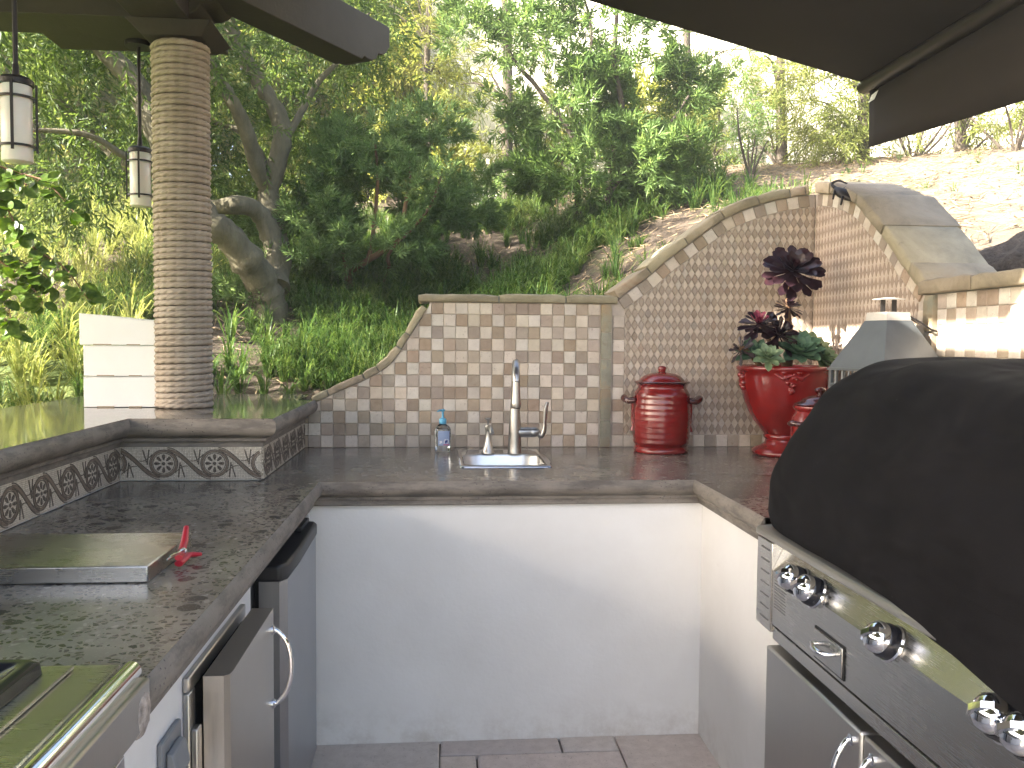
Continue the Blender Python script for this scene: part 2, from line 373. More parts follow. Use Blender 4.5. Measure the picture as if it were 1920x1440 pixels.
# ------------------------------------------------------------------ mesh helpers
class MB:
    def __init__(s): s.V = []; s.F = []; s.M = []; s.mi = 0
    def add(s, V, F):
        o = len(s.V); s.V += [tuple(map(float, v)) for v in V]
        for f in F: s.F.append(tuple(i+o for i in f)); s.M.append(s.mi)
        return s
    def box(s, x0, x1, y0, y1, z0, z1):
        return s.add([(x0, y0, z0), (x1, y0, z0), (x1, y1, z0), (x0, y1, z0), (x0, y0, z1), (x1, y0, z1), (x1, y1, z1), (x0, y1, z1)],
                     [(0, 3, 2, 1), (4, 5, 6, 7), (0, 1, 5, 4), (1, 2, 6, 5), (2, 3, 7, 6), (3, 0, 4, 7)])
    def obox(s, c, u, v, w):
        c, u, v, w = map(Vector, (c, u, v, w))
        V = [c+a*u+b*v+d*w for d in (-1, 1) for a, b in ((-1, -1), (1, -1), (1, 1), (-1, 1))]
        return s.add(V, [(0, 3, 2, 1), (4, 5, 6, 7), (0, 1, 5, 4), (1, 2, 6, 5), (2, 3, 7, 6), (3, 0, 4, 7)])
    def tube(s, pts, rad, n=8, cap=True, sq=1.0):
        pts = [Vector(p) for p in pts]; k = len(pts)
        if not hasattr(rad, '__len__'): rad = [rad]*k
        ref = None; rings = []
        for i, p in enumerate(pts):
            t = (pts[min(i+1, k-1)]-pts[max(i-1, 0)])
            if t.length < 1e-9: t = Vector((0, 0, 1))
            t.normalize()
            if ref is None:
                ref = Vector((1, 0, 0)) if abs(t.x) < .9 else Vector((0, 1, 0))
            a = ref-t*ref.dot(t)
            if a.length < 1e-6: a = t.orthogonal()
            a.normalize(); ref = a; b = t.cross(a)
            rings.append([p+(a*math.cos(2*math.pi*j/n)+b*math.sin(2*math.pi*j/n)*sq)*rad[i] for j in range(n)])
        V = [v for r in rings for v in r]; F = []
        for i in range(k-1):
            for j in range(n):
                F.append((i*n+j, i*n+(j+1) % n, (i+1)*n+(j+1) % n, (i+1)*n+j))
        if cap: F.append(tuple(range(n))[::-1]); F.append(tuple((k-1)*n+j for j in range(n)))
        return s.add(V, F)
    def lathe(s, prof, c=(0, 0, 0), n=40, sx=1., sy=1., cap=True, M=None):
        V = []; F = []; k = len(prof)
        for r, z in prof:
            for j in range(n):
                a = 2*math.pi*j/n; V.append(Vector((r*math.cos(a)*sx, r*math.sin(a)*sy, z)))
        if M is not None: V = [M @ v for v in V]
        V = [v+Vector(c) for v in V]
        for i in range(k-1):
            for j in range(n): F.append((i*n+j, i*n+(j+1) % n, (i+1)*n+(j+1) % n, (i+1)*n+j))
        if cap: F.append(tuple(range(n))[::-1]); F.append(tuple((k-1)*n+j for j in range(n)))
        return s.add(V, F)
    def prism(s, poly, ext):
        """poly: 3d points in order; ext: extrusion vector"""
        e = Vector(ext); A = [Vector(p) for p in poly]; n = len(A)
        nrm = Vector((0, 0, 0))
        for i in range(n): nrm += A[i].cross(A[(i+1) % n])
        flip = nrm.dot(e) > 0
        V = A+[a+e for a in A]
        F = [tuple(range(n))[::-1], tuple(range(n, 2*n))] if flip else [tuple(range(n)), tuple(range(n, 2*n))[::-1]]
        for i in range(n):
            j = (i+1) % n; q = (i, j, n+j, n+i); F.append(q if flip else q[::-1])
        return s.add(V, F)
    def ball(s, c, r, n=10, m=6, sc=(1, 1, 1)):
        prof = [(max(1e-4, math.sin(math.pi*i/m))*r, -math.cos(math.pi*i/m)*r) for i in range(m+1)]
        return s.lathe(prof, c, n, M=Matrix.Diagonal((sc[0], sc[1], sc[2], 1)).to_3x3())
    def sweep(s, path, prof, closed=False):
        """path: plan points (x,y); prof: (d,z) with d measured to the LEFT of travel; mitred"""
        k = len(path); rows = []
        for i in range(k):
            p = Vector(path[i])
            t0 = (Vector(path[i])-Vector(path[i-1])).normalized() if i > 0 else None
            t1 = (Vector(path[i+1])-Vector(path[i])).normalized() if i < k-1 else None
            t0 = t0 or t1; t1 = t1 or t0
            n0 = Vector((-t0.y, t0.x)); n1 = Vector((-t1.y, t1.x))
            b = (n0+n1); b /= max(1e-6, b.length); sc = 1/max(.2, b.dot(n0))
            rows.append([(p.x+b.x*d*sc, p.y+b.y*d*sc, z) for d, z in prof])
        m = len(prof); V = [v for r in rows for v in r]; F = []
        for i in range(k-1):
            for j in range(m-1): F.append((i*m+j, (i+1)*m+j, (i+1)*m+j+1, i*m+j+1))
        F.append(tuple(range(m))); F.append(tuple((k-1)*m+j for j in range(m))[::-1])
        return s.add(V, F)

ORG = {}
def link(o, parent=None):
    COL.objects.link(o)
    if parent is not None: o.parent = parent; ORG[o.name] = ORG[parent.name]
    return o
def mesh_from(name, mb, mats, org=(0, 0, 0), smooth=None):
    me = bpy.data.meshes.new(name)
    o = Vector(org)
    me.from_pydata([tuple(Vector(v)-o) for v in mb.V], [], mb.F)
    mats = mats if isinstance(mats, (list, tuple)) else [mats]
    for m in mats: me.materials.append(MAT[m] if isinstance(m, str) else m)
    if len(mats) > 1: me.polygons.foreach_set('material_index', mb.M)
    if smooth:
        me.polygons.foreach_set('use_smooth', [True]*len(me.polygons))
        me.set_sharp_from_angle(angle=math.radians(smooth if smooth is not True else 40))
    me.update(); return me
def thing(name, label, cat, loc, group=None):
    o = bpy.data.objects.new(name, None); o.empty_display_size = .05
    COL.objects.link(o); o.location = loc; ORG[o.name] = Vector(loc)
    o['label'] = label; o['category'] = cat
    if group: o['group'] = group
    return o
def part(name, mb, mats, parent, smooth=None, bevel=0, label=None, kind=None, seg=2):
    me = mesh_from(name, mb, mats, ORG[parent.name], smooth)
    o = link(bpy.data.objects.new(name, me), parent)
    if bevel: addbevel(o, bevel, seg)
    if label: o['label'] = label
    if kind: o['kind'] = kind
    return o
def addbevel(o, w, seg=2):
    b = o.modifiers.new('bevel', 'BEVEL'); b.width = w; b.segments = seg; b.limit_method = 'ANGLE'; b.angle_limit = math.radians(35)
    b.harden_normals = False
    for p in o.data.polygons: p.use_smooth = True
    o.data.set_sharp_from_angle(angle=math.radians(50))
def solo(name, mb, mats, label, cat, loc, smooth=None, bevel=0, group=None):
    me = mesh_from(name, mb, mats, loc, smooth)
    o = bpy.data.objects.new(name, me); COL.objects.link(o); o.location = loc; ORG[o.name] = Vector(loc)
    o['label'] = label; o['category'] = cat
    if group: o['group'] = group
    if bevel: addbevel(o, bevel)
    return o
def struct(name, mb, mats, kind='structure', smooth=None):
    me = mesh_from(name, mb, mats, (0, 0, 0), smooth)
    o = bpy.data.objects.new(name, me); COL.objects.link(o); ORG[o.name] = Vector((0, 0, 0)); o['kind'] = kind
    return o
def inst(name, me, parent, loc, rot=(0, 0, 0), scale=None, label=None):
    o = bpy.data.objects.new(name, me); link(o, parent)
    o.location = Vector(loc)-ORG[parent.name]; o.rotation_euler = rot
    if scale: o.scale = scale
    if label: o['label'] = label
    return o
def tri_mesh(name, V, F, mats, smooth=False):
    me = bpy.data.meshes.new(name)
    V = np.asarray(V, dtype=np.float32); F = np.asarray(F, dtype=np.int32)
    me.vertices.add(len(V)); me.vertices.foreach_set('co', V.ravel())
    me.loops.add(F.size); me.loops.foreach_set('vertex_index', F.ravel())
    me.polygons.add(len(F)); me.polygons.foreach_set('loop_start', np.arange(len(F), dtype=np.int32)*F.shape[1])
    if smooth: me.polygons.foreach_set('use_smooth', np.ones(len(F), dtype=bool))
    me.update(calc_edges=True)
    for m in (mats if isinstance(mats, (list, tuple)) else [mats]): me.materials.append(MAT[m])
    return me
def unit(v): return v/np.maximum(1e-9, np.linalg.norm(v, axis=-1, keepdims=True))
def leaves(Pn, D, Lr, Wr, fold=.25, curl=0.0):
    """folded lance leaves, 4 verts / 2 tris each. Pn base, D dir, Lr length, Wr width"""
    n = len(Pn); D = unit(D)
    R = unit(rng.normal(size=(n, 3))); side = unit(np.cross(D, R)); nor = np.cross(side, D)
    L = np.asarray(Lr).reshape(-1, 1)*np.ones((n, 1)); Wd = np.asarray(Wr).reshape(-1, 1)*np.ones((n, 1))
    mid = Pn+D*L*.45+nor*L*curl
    V = np.stack([Pn, mid+side*Wd*.5+nor*Wd*fold, Pn+D*L-nor*L*curl, mid-side*Wd*.5+nor*Wd*fold], 1).reshape(-1, 3)
    b = np.arange(n)[:, None]*4
    F = np.concatenate([b+np.array([0, 1, 2]), b+np.array([0, 2, 3])], 0)
    return V, F
def merge(parts):
    V = []; F = []; o = 0
    for v, f in parts: V.append(v); F.append(f+o); o += len(v)
    return np.concatenate(V), np.concatenate(F)
def catmull(pts, n=6):
    pts = [np.array(p, float) for p in pts]; out = []
    for i in range(len(pts)-1):
        p0, p1, p2, p3 = pts[max(i-1, 0)], pts[i], pts[i+1], pts[min(i+2, len(pts)-1)]
        for k in range(n):
            t = k/n
            out.append(.5*((2*p1)+(-p0+p2)*t+(2*p0-5*p1+4*p2-p3)*t*t+(-p0+3*p1-3*p2+p3)*t**3))
    out.append(pts[-1]); return np.array(out)
# ------------------------------------------------------------------ terrain
def th(x, y):
    x = np.asarray(x, float); y = np.asarray(y, float)
    z = 0.95+.35*(y-4.0)+.25*np.clip(x-.2, 0, 8)
    z = z+.05*np.sin(x*1.7+y*.9)+.04*np.sin(x*3.1-y*2.3)
    right = 1.33+.17*(x-1.93)+.30*np.clip(y-2.6, -1.5, 9)
    wr = np.clip((x-.7)/1.25, 0, 1); wr = wr*wr*(3-2*wr)
    z = np.maximum(z, z+(right-z)*wr)
    cap = np.where(x > -1.5, 3.0, 3.0+np.clip(-1.5-x, 0, 6)*.35)
    z = np.minimum(z, cap+.02*np.sin(x*2+y*1.3))
    zl = np.clip((y-2.7)/1.5, 0, 1); zl = zl*zl*(3-2*zl)*1.0-.05
    z = np.where((x < -1.70) & (y < 4.3), np.minimum(np.maximum(z, -.05), zl), z)
    inside = ((x >= -1.70) & (x <= 1.93) & (y <= 3.95))
    z = np.where(inside, -.06, z)
    z = np.where((x < -1.70) & (y < 2.7), -.05, z)
    return z
def axis_vals(cuts, lo, hi, near, step):
    v = list(np.arange(near[0], near[1]+1e-6, step)) + list(np.linspace(lo, near[0], 14)) + list(np.linspace(near[1], hi, 14))
    for c in cuts: v += [c-.004, c+.004]
    return np.unique(np.round(v, 4))
gx = axis_vals([-1.70, 1.93], -60, 60, (-7, 9), .16)
gy = axis_vals([3.95], -60, 70, (-3, 13), .16)
GX, GY = np.meshgrid(gx, gy)
GZ = th(GX, GY)
nx, ny = len(gx), len(gy)
Vg = np.stack([GX, GY, GZ], -1).reshape(-1, 3)
ii = (np.arange(ny-1)[:, None]*nx+np.arange(nx-1)[None, :]).ravel()
Fg = np.stack([ii, ii+1, ii+nx+1, ii+nx], 1)
cx = (Vg[Fg].mean(1))
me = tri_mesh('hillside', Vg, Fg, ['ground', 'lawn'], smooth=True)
lawn = ((cx[:, 0] < -1.7) & ~((cx[:, 0] > -3.2) & (cx[:, 1] > 5.2))) | (cx[:, 1] < -2.6) | (np.abs(cx[:, 0]) > 12)
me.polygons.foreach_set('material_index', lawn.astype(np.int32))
hill = bpy.data.objects.new('hillside', me); COL.objects.link(hill); hill['kind'] = 'structure'
ORG['hillside'] = Vector((0, 0, 0))

# patio slab with its travertine pavers
mb = MB().box(-1.66, 1.92, -2.6, 3.9, -.05, -.012).box(-4.5, 6.0, -9.0, -2.6, -.05, -.012)  # wide rear slab added out of view to bounce sunlight
floor = struct('floor', mb, 'joint')
def paver_mesh(w, d, seed):
    r = random.Random(seed); m = MB(); b = .006; t = .011
    c = [(-w/2, -d/2), (w/2, -d/2), (w/2, d/2), (-w/2, d/2)]
    c = [(x+r.uniform(-.002, .002), y+r.uniform(-.002, .002)) for x, y in c]
    k = [(x*(1-2*b/w), y*(1-2*b/d)) for x, y in c]
    V = [(x, y, -.01) for x, y in c]+[(x, y, t-.003) for x, y in c]+[(x, y, t) for x, y in k]
    F = [(8, 9, 10, 11)]+[(i, (i+1) % 4, 4+(i+1) % 4, 4+i) for i in range(4)]+[(4+i, 4+(i+1) % 4, 8+(i+1) % 4, 8+i) for i in range(4)]
    m.add(V, F); return mesh_from('paver', m, 'paver')
rows = [2.86]
pcache = {}
x825 = P(825, 1405, 'z', 0)[0]; x1158 = P(1158, 1400, 'z', 0)[0]; x1050 = P(1050, 1400, 'z', 0)[0]
def paver(x0, x1, y0, y1, k):
    w, d = round(x1-x0-.006, 3), round(y1-y0-.006, 3)
    key = (w, d, k % 2)
    if key not in pcache: pcache[key] = paver_mesh(w, d, k)
    inst('paver', pcache[key], floor, ((x0+x1)/2, (y0+y1)/2, random.uniform(-.0008, .0008)))
yr = 2.868; k = 0
first = [(-.50, x825, .34), (x825, x1050, .11), (x1050, x1158, .11), (x1158, x1158+.34, .34)]
for (a, b, d) in first: paver(a, b, yr-d, yr, k); k += 1
paver(x825, x825+.12, yr-.34, yr-.11, 3); paver(x825+.12, x1158, yr-.34, yr-.11, 4)
yy = yr-.34
while yy > -2.4:
    d = random.choice([.2, .34, .34]); x = -.50
    while x < .90:
        w = random.choice([.2, .34, .34, .5]); x1 = min(x+w, .92)
        if x1 > .85: x1 = .92
        paver(x, x1, yy-d, yy, k); k += 1; x = x1
    yy -= d

# ------------------------------------------------------------------ tiled garden wall
YB, XR, ZC = 3.748, 1.668, 0.91
TP = .0531
arch_low = [P(*p, 'y', YB) for p in [(1147, 569), (1170, 552), (1215, 519), (1245, 492), (1320, 437), (1370, 404), (1445, 378), (1521, 364)]]
arch = catmull([(a[0], a[2]) for a in arch_low], 8)
arch[-1][0] = XR
curve_low = [P(*p, 'y', YB) for p in [(588, 756), (640, 732), (689, 710), (734, 681), (763, 639), (784, 606), (805, 572)]]
scurve = catmull([(a[0], a[2]) for a in curve_low], 8)
XA, XT0, XT1 = scurve[-1][0], .697, .750      # end of s-curve, trim column
ZCAP = 1.546
def arclen(c):
    d = np.r_[0, np.cumsum(np.linalg.norm(np.diff(c, axis=0), axis=1))]; return d
def at_s(c, s):
    d = arclen(c); return np.array([np.interp(s, d, c[:, 0]), np.interp(s, d, c[:, 1])])
def nrm_s(c, s):
    a, b = at_s(c, s-.01), at_s(c, s+.01); t = (b-a)/np.linalg.norm(b-a); return np.array([-t[1], t[0]])
def off(c, d):
    s = arclen(c); return np.array([at_s(c, q)+nrm_s(c, min(max(q, .011), s[-1]-.011))*d for q in s])
def ztop(u):                                   # underside of the capping along the back wall
    u = np.asarray(u, float)
    z = np.where(u < XA, np.interp(u, scurve[:, 0], scurve[:, 1]), ZCAP)
    return np.where(u > arch[0][0], np.interp(u, arch[:, 0], arch[:, 1]), z)
def core(mb, us, zf, place, th_):
    """wall body in vertical strips; place(u, depth, z) -> world"""
    for a, b in zip(us[:-1], us[1:]):
        za, zb = float(zf(a)), float(zf(b))
        V = [place(a, 0, .0), place(b, 0, .0), place(b, 0, zb), place(a, 0, za), place(a, th_, .0), place(b, th_, .0), place(b, th_, zb), place(a, th_, za)]
        mb.add(V, [(0, 1, 2, 3), (5, 4, 7, 6), (3, 2, 6, 7)])
    return mb
back_place = lambda u, d, z: (u, YB+.004+d, z)
right_place = lambda u, d, z: (XR+.004+d, YB-u, z)
us = sorted(set(np.round(np.r_[scurve[:, 0], XA+.001, np.linspace(XA+.01, arch[0][0]-.002, 6), arch[:, 0]], 4)))
wall = thing('garden_wall', 'back wall of checkered and diamond travertine tiles, S-curved at left, half arch at right', 'wall', (0.5, YB, 0))
part('wall_core', core(MB(), us, ztop, back_place, .19), 'grout', wall)

def tile_piece(kind, poly, t=.006):
    """poly in (u,z) about origin -> slightly pillowed prism facing -y"""
    n = len(poly); c = np.mean(poly, 0); m = MB()
    V = [(p[0], 0, p[1]) for p in poly]+[(p[0], -t+.0015, p[1]) for p in poly]
    ins = []
    for p in poly:
        v = np.array(p)-c; l = np.linalg.norm(v); ins.append(c+v*max(.2, 1-.0022/max(l, 1e-4)))
    V += [(p[0], -t, p[1]) for p in ins]
    F = [tuple(range(2*n, 3*n))]+[(i, (i+1) % n, n+(i+1) % n, n+i) for i in range(n)]+[(n+i, n+(i+1) % n, 2*n+(i+1) % n, 2*n+i) for i in range(n)]
    m.add(V, F); return m
def sq(w, h, r):
    return [(-w/2+r.uniform(-.0012, .0012), -h/2+r.uniform(-.0012, .0012)), (w/2+r.uniform(-.0012, .0012), -h/2+r.uniform(-.0012, .0012)),
            (w/2+r.uniform(-.0012, .0012), h/2+r.uniform(-.0012, .0012)), (-w/2+r.uniform(-.0012, .0012), h/2+r.uniform(-.0012, .0012))]
SQ = {}
for mt in ('ivory', 'tan'):
    SQ[mt] = [mesh_from('wall_tile', tile_piece(mt, sq(TP-.0022, TP-.0022, random.Random(i))), mt) for i in range(6)]
def clip_top(lo, hi, u0, u1, zc, n=6):
    """polygon between lo(u) and min(hi(u), zc(u))"""
    uu = np.linspace(u0, u1, n); L = np.array([lo(u) for u in uu]); H = np.minimum(np.array([hi(u) for u in uu]), zc(uu))
    ok = H-L > .0015
    if ok.sum() < 2: return None
    uu, L, H = uu[ok], L[ok], H[ok]
    poly = [(a, b) for a, b in zip(uu, L)]+[(a, b) for a, b in zip(uu[::-1], H[::-1])]
    out = []
    for p in poly:
        if not out or abs(p[0]-out[-1][0])+abs(p[1]-out[-1][1]) > 1e-4: out.append(p)
    return out if len(out) > 2 else None
# checkered field
def checker(parent, u0, ncol, zmax, zc, place_xyz, rot, umin, z0=ZC, skip=None):
    for i in range(ncol):
        for j in range(13):
            ua = u0-(i+1)*TP; ub = ua+TP; za = z0+j*TP
            if za > zmax-.004: continue
            mt = 'ivory' if (i+i//6+j) % 2 == 1 else 'tan'
            if random.random() < .02: mt = 'tan' if mt == 'ivory' else 'ivory'
            g = .0011
            if skip and skip(ua, za): continue
            full = float(np.min(zc(np.array([ua, ub])))) > za+TP and za+TP <= zmax+.001 and ua >= umin-.001
            cu, cz = ua+TP/2, za+TP/2
            if full:
                o = inst('wall_tile', random.choice(SQ[mt]), parent, place_xyz(cu, cz), rot)
            else:
                ua2 = max(ua, umin)
                if ub-ua2 < .006: continue
                poly = clip_top(lambda u: za+g, lambda u: min(za+TP-g, zmax), ua2+g, ub-g, lambda u: zc(u)-.002)
                if not poly: continue
                me = mesh_from('wall_tile', tile_piece(mt, [(p[0]-cu, p[1]-cz) for p in poly]), mt)
                inst('wall_tile', me, parent, place_xyz(cu, cz), rot)
bp = lambda u, z: (u, YB+.004, z)
rp = lambda u, z: (XR+.004, YB-u, z)
RR = (0, 0, -math.pi/2)
checker(wall, XT0-.003, 25, ZCAP-.001, ztop, bp, (0, 0, 0), -.607)
# trim column of sandstone between the two fields
def stone_block(u0, u1, z0, z1, place, proud, seed):
    r = random.Random(seed); m = MB(); n = 5
    V = []
    for k in range(n+1):
        z = z0+(z1-z0)*k/n; e = .004 if k in (0, n) else 0
        for (u, d) in ((u0+.002+e*.5, .003), (u0+.003+e*.5+r.uniform(0, .002), -proud+e), ((u0+u1)/2, -proud-.003+e+r.uniform(-.002, .002)), (u1-.003-e*.5-r.uniform(0, .002), -proud+e), (u1-.002-e*.5, .003)):
            V.append(place(u, d, z))
    F = [(k*5+i, k*5+i+1, (k+1)*5+i+1, (k+1)*5+i) for k in range(n) for i in range(4)]+[(4, 3, 2, 1, 0), tuple(n*5+i for i in range(5))]
    m.add(V, F); return m
zs = [ZC, 1.03, 1.17, 1.30, 1.42, ZCAP-.001]
for a, b in zip(zs[:-1], zs[1:]):
    part('trim_stone', stone_block(XT0, XT1, a+.002, b-.002, back_place, .016, int(a*100)), 'slate', wall, smooth=50)
# capping stones
def cap_run(parent, curve, breaks, t, place, d0, d1, seed, name='capping_stone'):
    r = random.Random(seed); s_ = arclen(curve)[-1]
    for a, b in zip(breaks[:-1], breaks[1:]):
        tk = t*r.uniform(.88, 1.15); k = max(3, int((b-a)/.035)); g = .0035
        dd0 = d0+r.uniform(-.006, .004); dd1 = d1+r.uniform(-.01, .015)
        rows = []
        for i in range(k+1):
            s = a+g+(b-a-2*g)*i/k; p = at_s(curve, s); q = nrm_s(curve, min(max(s, .011), s_-.011)); e = .005 if i in (0, k) else 0
            tt = tk+r.uniform(-.002, .002)
            for (o, d) in ((0.001, dd0+.006), (.006, dd0+e+r.uniform(-.0025, .0025)), (tt-.007, dd0+e+r.uniform(-.003, .003)), (tt-e, dd0+.008), (tt-e+r.uniform(-.002, .002), (dd0+dd1)/2), (tt-e, dd1-.008), (tt-.01, dd1), (.001, dd1)):
                c = p+q*o; rows.append(place(c[0], d, c[1]))
        m = MB(); n = 8
        F = [(i*n+j, (i+1)*n+j, (i+1)*n+(j+1) % n, i*n+(j+1) % n) for i in range(k) for j in range(n)]
        F += [tuple(range(n)), tuple(k*n+j for j in range(n))[::-1]]
        m.add(rows, F); part(name, m, 'flag', parent, smooth=55)
    # mortar bed seen in the joints
    m = MB(); rows = []; k = int(s_/.03)
    for i in range(k+1):
        s = breaks[0]+.012+(breaks[-1]-breaks[0]-.024)*i/k; p = at_s(curve, s); q = nrm_s(curve, min(max(s, .011), s_-.011))
        for (o, d) in ((.0, d0+.012), (t-.008, d0+.012), (t-.008, d1-.02), (.0, d1-.02)):
            c = p+q*o; rows.append(place(c[0], d, c[1]))
    F = [(i*4+j, (i+1)*4+j, (i+1)*4+(j+1) % 4, i*4+(j+1) % 4) for i in range(k) for j in range(4)]
    m.add(rows, F); part('mortar_joint', m, 'mortar', parent)
flat = np.array([(-.109, ZCAP), (.1, ZCAP), (.4, ZCAP), (.772, ZCAP)])
cap_run(wall, flat, [0, .354, .649, flat[-1][0]-flat[0][0]], .036, back_place, -.026, .215, 3)
sl_ = arclen(scurve)[-1]
cap_run(wall, scurve, [0, .075, .245, .315, .455, .525, sl_-.015], .034, back_place, -.016, .20, 4)
al = arclen(arch)[-1]
cap_run(wall, arch, [0.035, .22, .43, .63, .80, .95, 1.02, al-.03], .042, back_place, -.022, .215, 5)
# arch border: square tiles following the curve, the foot row and the left edge column
def border(parent, curve, place, rot_place, seed, mirror=False):
    r = random.Random(seed); s = .03; i = 0; L = arclen(curve)[-1]
    while s+TP < L:
        q = [at_s(curve, s+.001)-nrm_s(curve, s)*.003, at_s(curve, s+TP-.001)-nrm_s(curve, s+TP)*.003,
             at_s(curve, s+TP-.001)-nrm_s(curve, s+TP)*(TP), at_s(curve, s+.001)-nrm_s(curve, s)*(TP)]
        c = np.mean(q, 0); mt = 'ivory' if i % 2 else 'tan'
        pl = [(p[0]-c[0], p[1]-c[1]) for p in q]
        if not mirror: pl = pl[::-1]
        me = mesh_from('border_tile', tile_piece(mt, pl, .0065), mt)
        inst('border_tile', me, parent, rot_place(c[0], c[1]), (0, 0, 0) if not mirror else RR); s += TP; i += 1
border(wall, arch, back_place, bp, 1)
XD0 = XT1+.003+TP                              # inner edge of the left border column
for j in range(13):
    za = ZC+j*TP
    if za+TP > float(np.interp(XT1+.02, arch[:, 0], arch[:, 1]))-.03: break
    inst('border_tile', SQ['ivory' if j % 2 == 0 else 'tan'][j % 6], wall, bp(XT1+.003+TP/2, za+TP/2))
ncol = int((XR-XD0)/TP)
for i in range(ncol+1):
    c = XD0+(i+.5)*TP
    if c+TP/2 < XR+.003: inst('border_tile', SQ['tan' if i % 2 else 'ivory'][i % 6], wall, bp(c, ZC+TP/2))
# harlequin field
DW, DH = .0300, .0515
arch_in = off(arch, -(TP+.003))
arch_in = arch_in[np.argsort(arch_in[:, 0])]
zin = lambda u: np.interp(u, arch_in[:, 0], arch_in[:, 1], left=0, right=arch_in[-1][1])
ZD0 = ZC+TP+.001
def diamonds(u_lo, u_hi, zc, n_parts, parent, emit):
    cells = []
    for k in range(2):
        for i in range(-1, int((u_hi-u_lo)/DW)+2):
            for j in range(-1, 26):
                cu = u_lo+(i+.5*k)*DW; cz = ZD0+(j+.5*k)*DH
                cells.append((k, cu, cz))
    g = .0011
    hw, hh = DW/2-g, DH/2-g*1.4
    out = []
    for k, cu, cz in cells:
        a, b = max(cu-hw, u_lo+.0005), min(cu+hw, u_hi-.0005)
        if b-a < .004: continue
        hi = lambda u: cz+hh*(1-abs(u-cu)/hw); lo = lambda u: max(cz-hh*(1-abs(u-cu)/hw), ZD0)
        uu = np.linspace(cu-hw, cu+hw, 5)
        if a == cu-hw and b == cu+hw and cz-hh > ZD0 and np.all(zc(uu) > np.array([hi(u) for u in uu])+.0005):
            out.append((k, cu, cz, None)); continue
        poly = clip_top(lo, hi, a, b, zc, 7)
        if poly: out.append((k, cu, cz, [(p[0]-cu, p[1]-cz) for p in poly]))
    return out
DM = {}
for k, mt in ((0, 'dlight'), (1, 'ddark')):
    hw, hh = DW/2-.0011, DH/2-.0015
    DM[k] = mesh_from('diamond_tile', tile_piece(mt, [(-hw, 0), (0, -hh), (hw, 0), (0, hh)], .0045), mt)
cells = diamonds(XD0, XR, zin, 300, wall, None)
fulls = [c for c in cells if c[3] is None]; random.Random(3).shuffle(fulls)
vis = [c for c in fulls if not (.98 < c[1] < 1.0 and c[2] < 1.1)]
rest = [c for c in cells if c[3] is not None]+vis[300:]
for k, cu, cz, _ in vis[:300]: inst('diamond_tile', DM[k], wall, bp(cu, cz))
def joined(cells, place, name, parent):
    m = MB()
    for k, cu, cz, poly in cells:
        hw, hh = DW/2-.0011, DH/2-.0015
        poly = poly or [(-hw, 0), (0, -hh), (hw, 0), (0, hh)]
        m.mi = k if random.random() > .12 else k
        t = tile_piece('', poly, .0045)
        m.add([place(cu+v[0], v[1], cz+v[2]) for v in t.V], t.F)
    part(name, m, ['dlight', 'ddark'], parent, kind='stuff')
joined(rest, back_place, 'diamond_tile', wall)

# right-hand return of the wall
rwall = thing('side_wall', 'side wall behind the grill with a broad sandstone top sloping down towards the viewer', 'wall', (XR+.1, 2.5, 0))
archR = np.array([(XR-a[0], a[1]) for a in arch[::-1]])       # u = distance from the corner
UE = archR[-1][0]
UT0, UT1 = UE-.01, UE+.055
def ztopR(u):
    u = np.asarray(u, float); return np.where(u < UE, np.interp(u, archR[:, 0], archR[:, 1]), ZCAP)
usR = sorted(set(np.round(np.r_[-.19, archR[:, 0], UE+.002, np.linspace(UE+.05, 3.2, 8)], 4)))
part('wall_core', core(MB(), usR, ztopR, right_place, .25), 'grout', rwall)
inR = np.array([(XR-a[0], a[1]) for a in arch_in[::-1]])
zinR = lambda u: np.interp(u, inR[:, 0], inR[:, 1], left=inR[0][1], right=0)
cellsR = diamonds(.004, UT0-TP-.003, zinR, 0, rwall, None)
# mirror so that local x runs along -y on the return wall
joined([(k, cu, cz, p) for k, cu, cz, p in cellsR], right_place, 'diamond_tile', rwall)
border(rwall, archR, right_place, rp, 2, True)
for j in range(12):
    za = ZC+j*TP
    if za+TP > ZCAP-.02: break
    inst('border_tile', SQ['ivory' if j % 2 == 0 else 'tan'][j % 6], rwall, rp(UT0-TP/2-.001, za+TP/2), RR)
for i in range(16):
    c = .004+(i+.5)*TP
    if c < UT0-TP*1.4: inst('border_tile', SQ['tan' if i % 2 else 'ivory'][i % 6], rwall, rp(c, ZC+TP/2), RR)
for a, b in zip(zs[:-1], zs[1:]):
    part('trim_stone', stone_block(UT0, UT1, a+.002, b-.002, right_place, .018, int(a*77)), 'slate', rwall, smooth=50)
checker(rwall, UT1+.003+23*TP, 23, ZCAP-.001, lambda u: np.asarray(u)*0+ZCAP, rp, RR, UT1+.003)
cap_run(rwall, archR, [.03, .17, .42, .68, .93, al-.02], .045, right_place, -.022, .275, 15)
flatR = np.array([(UE-.03, ZCAP), (1.5, ZCAP), (2.2, ZCAP), (3.2, ZCAP)])
cap_run(rwall, flatR, [0, .30, .78, 1.25, 1.7, 2.3], .052, right_place, -.03, .28, 16)
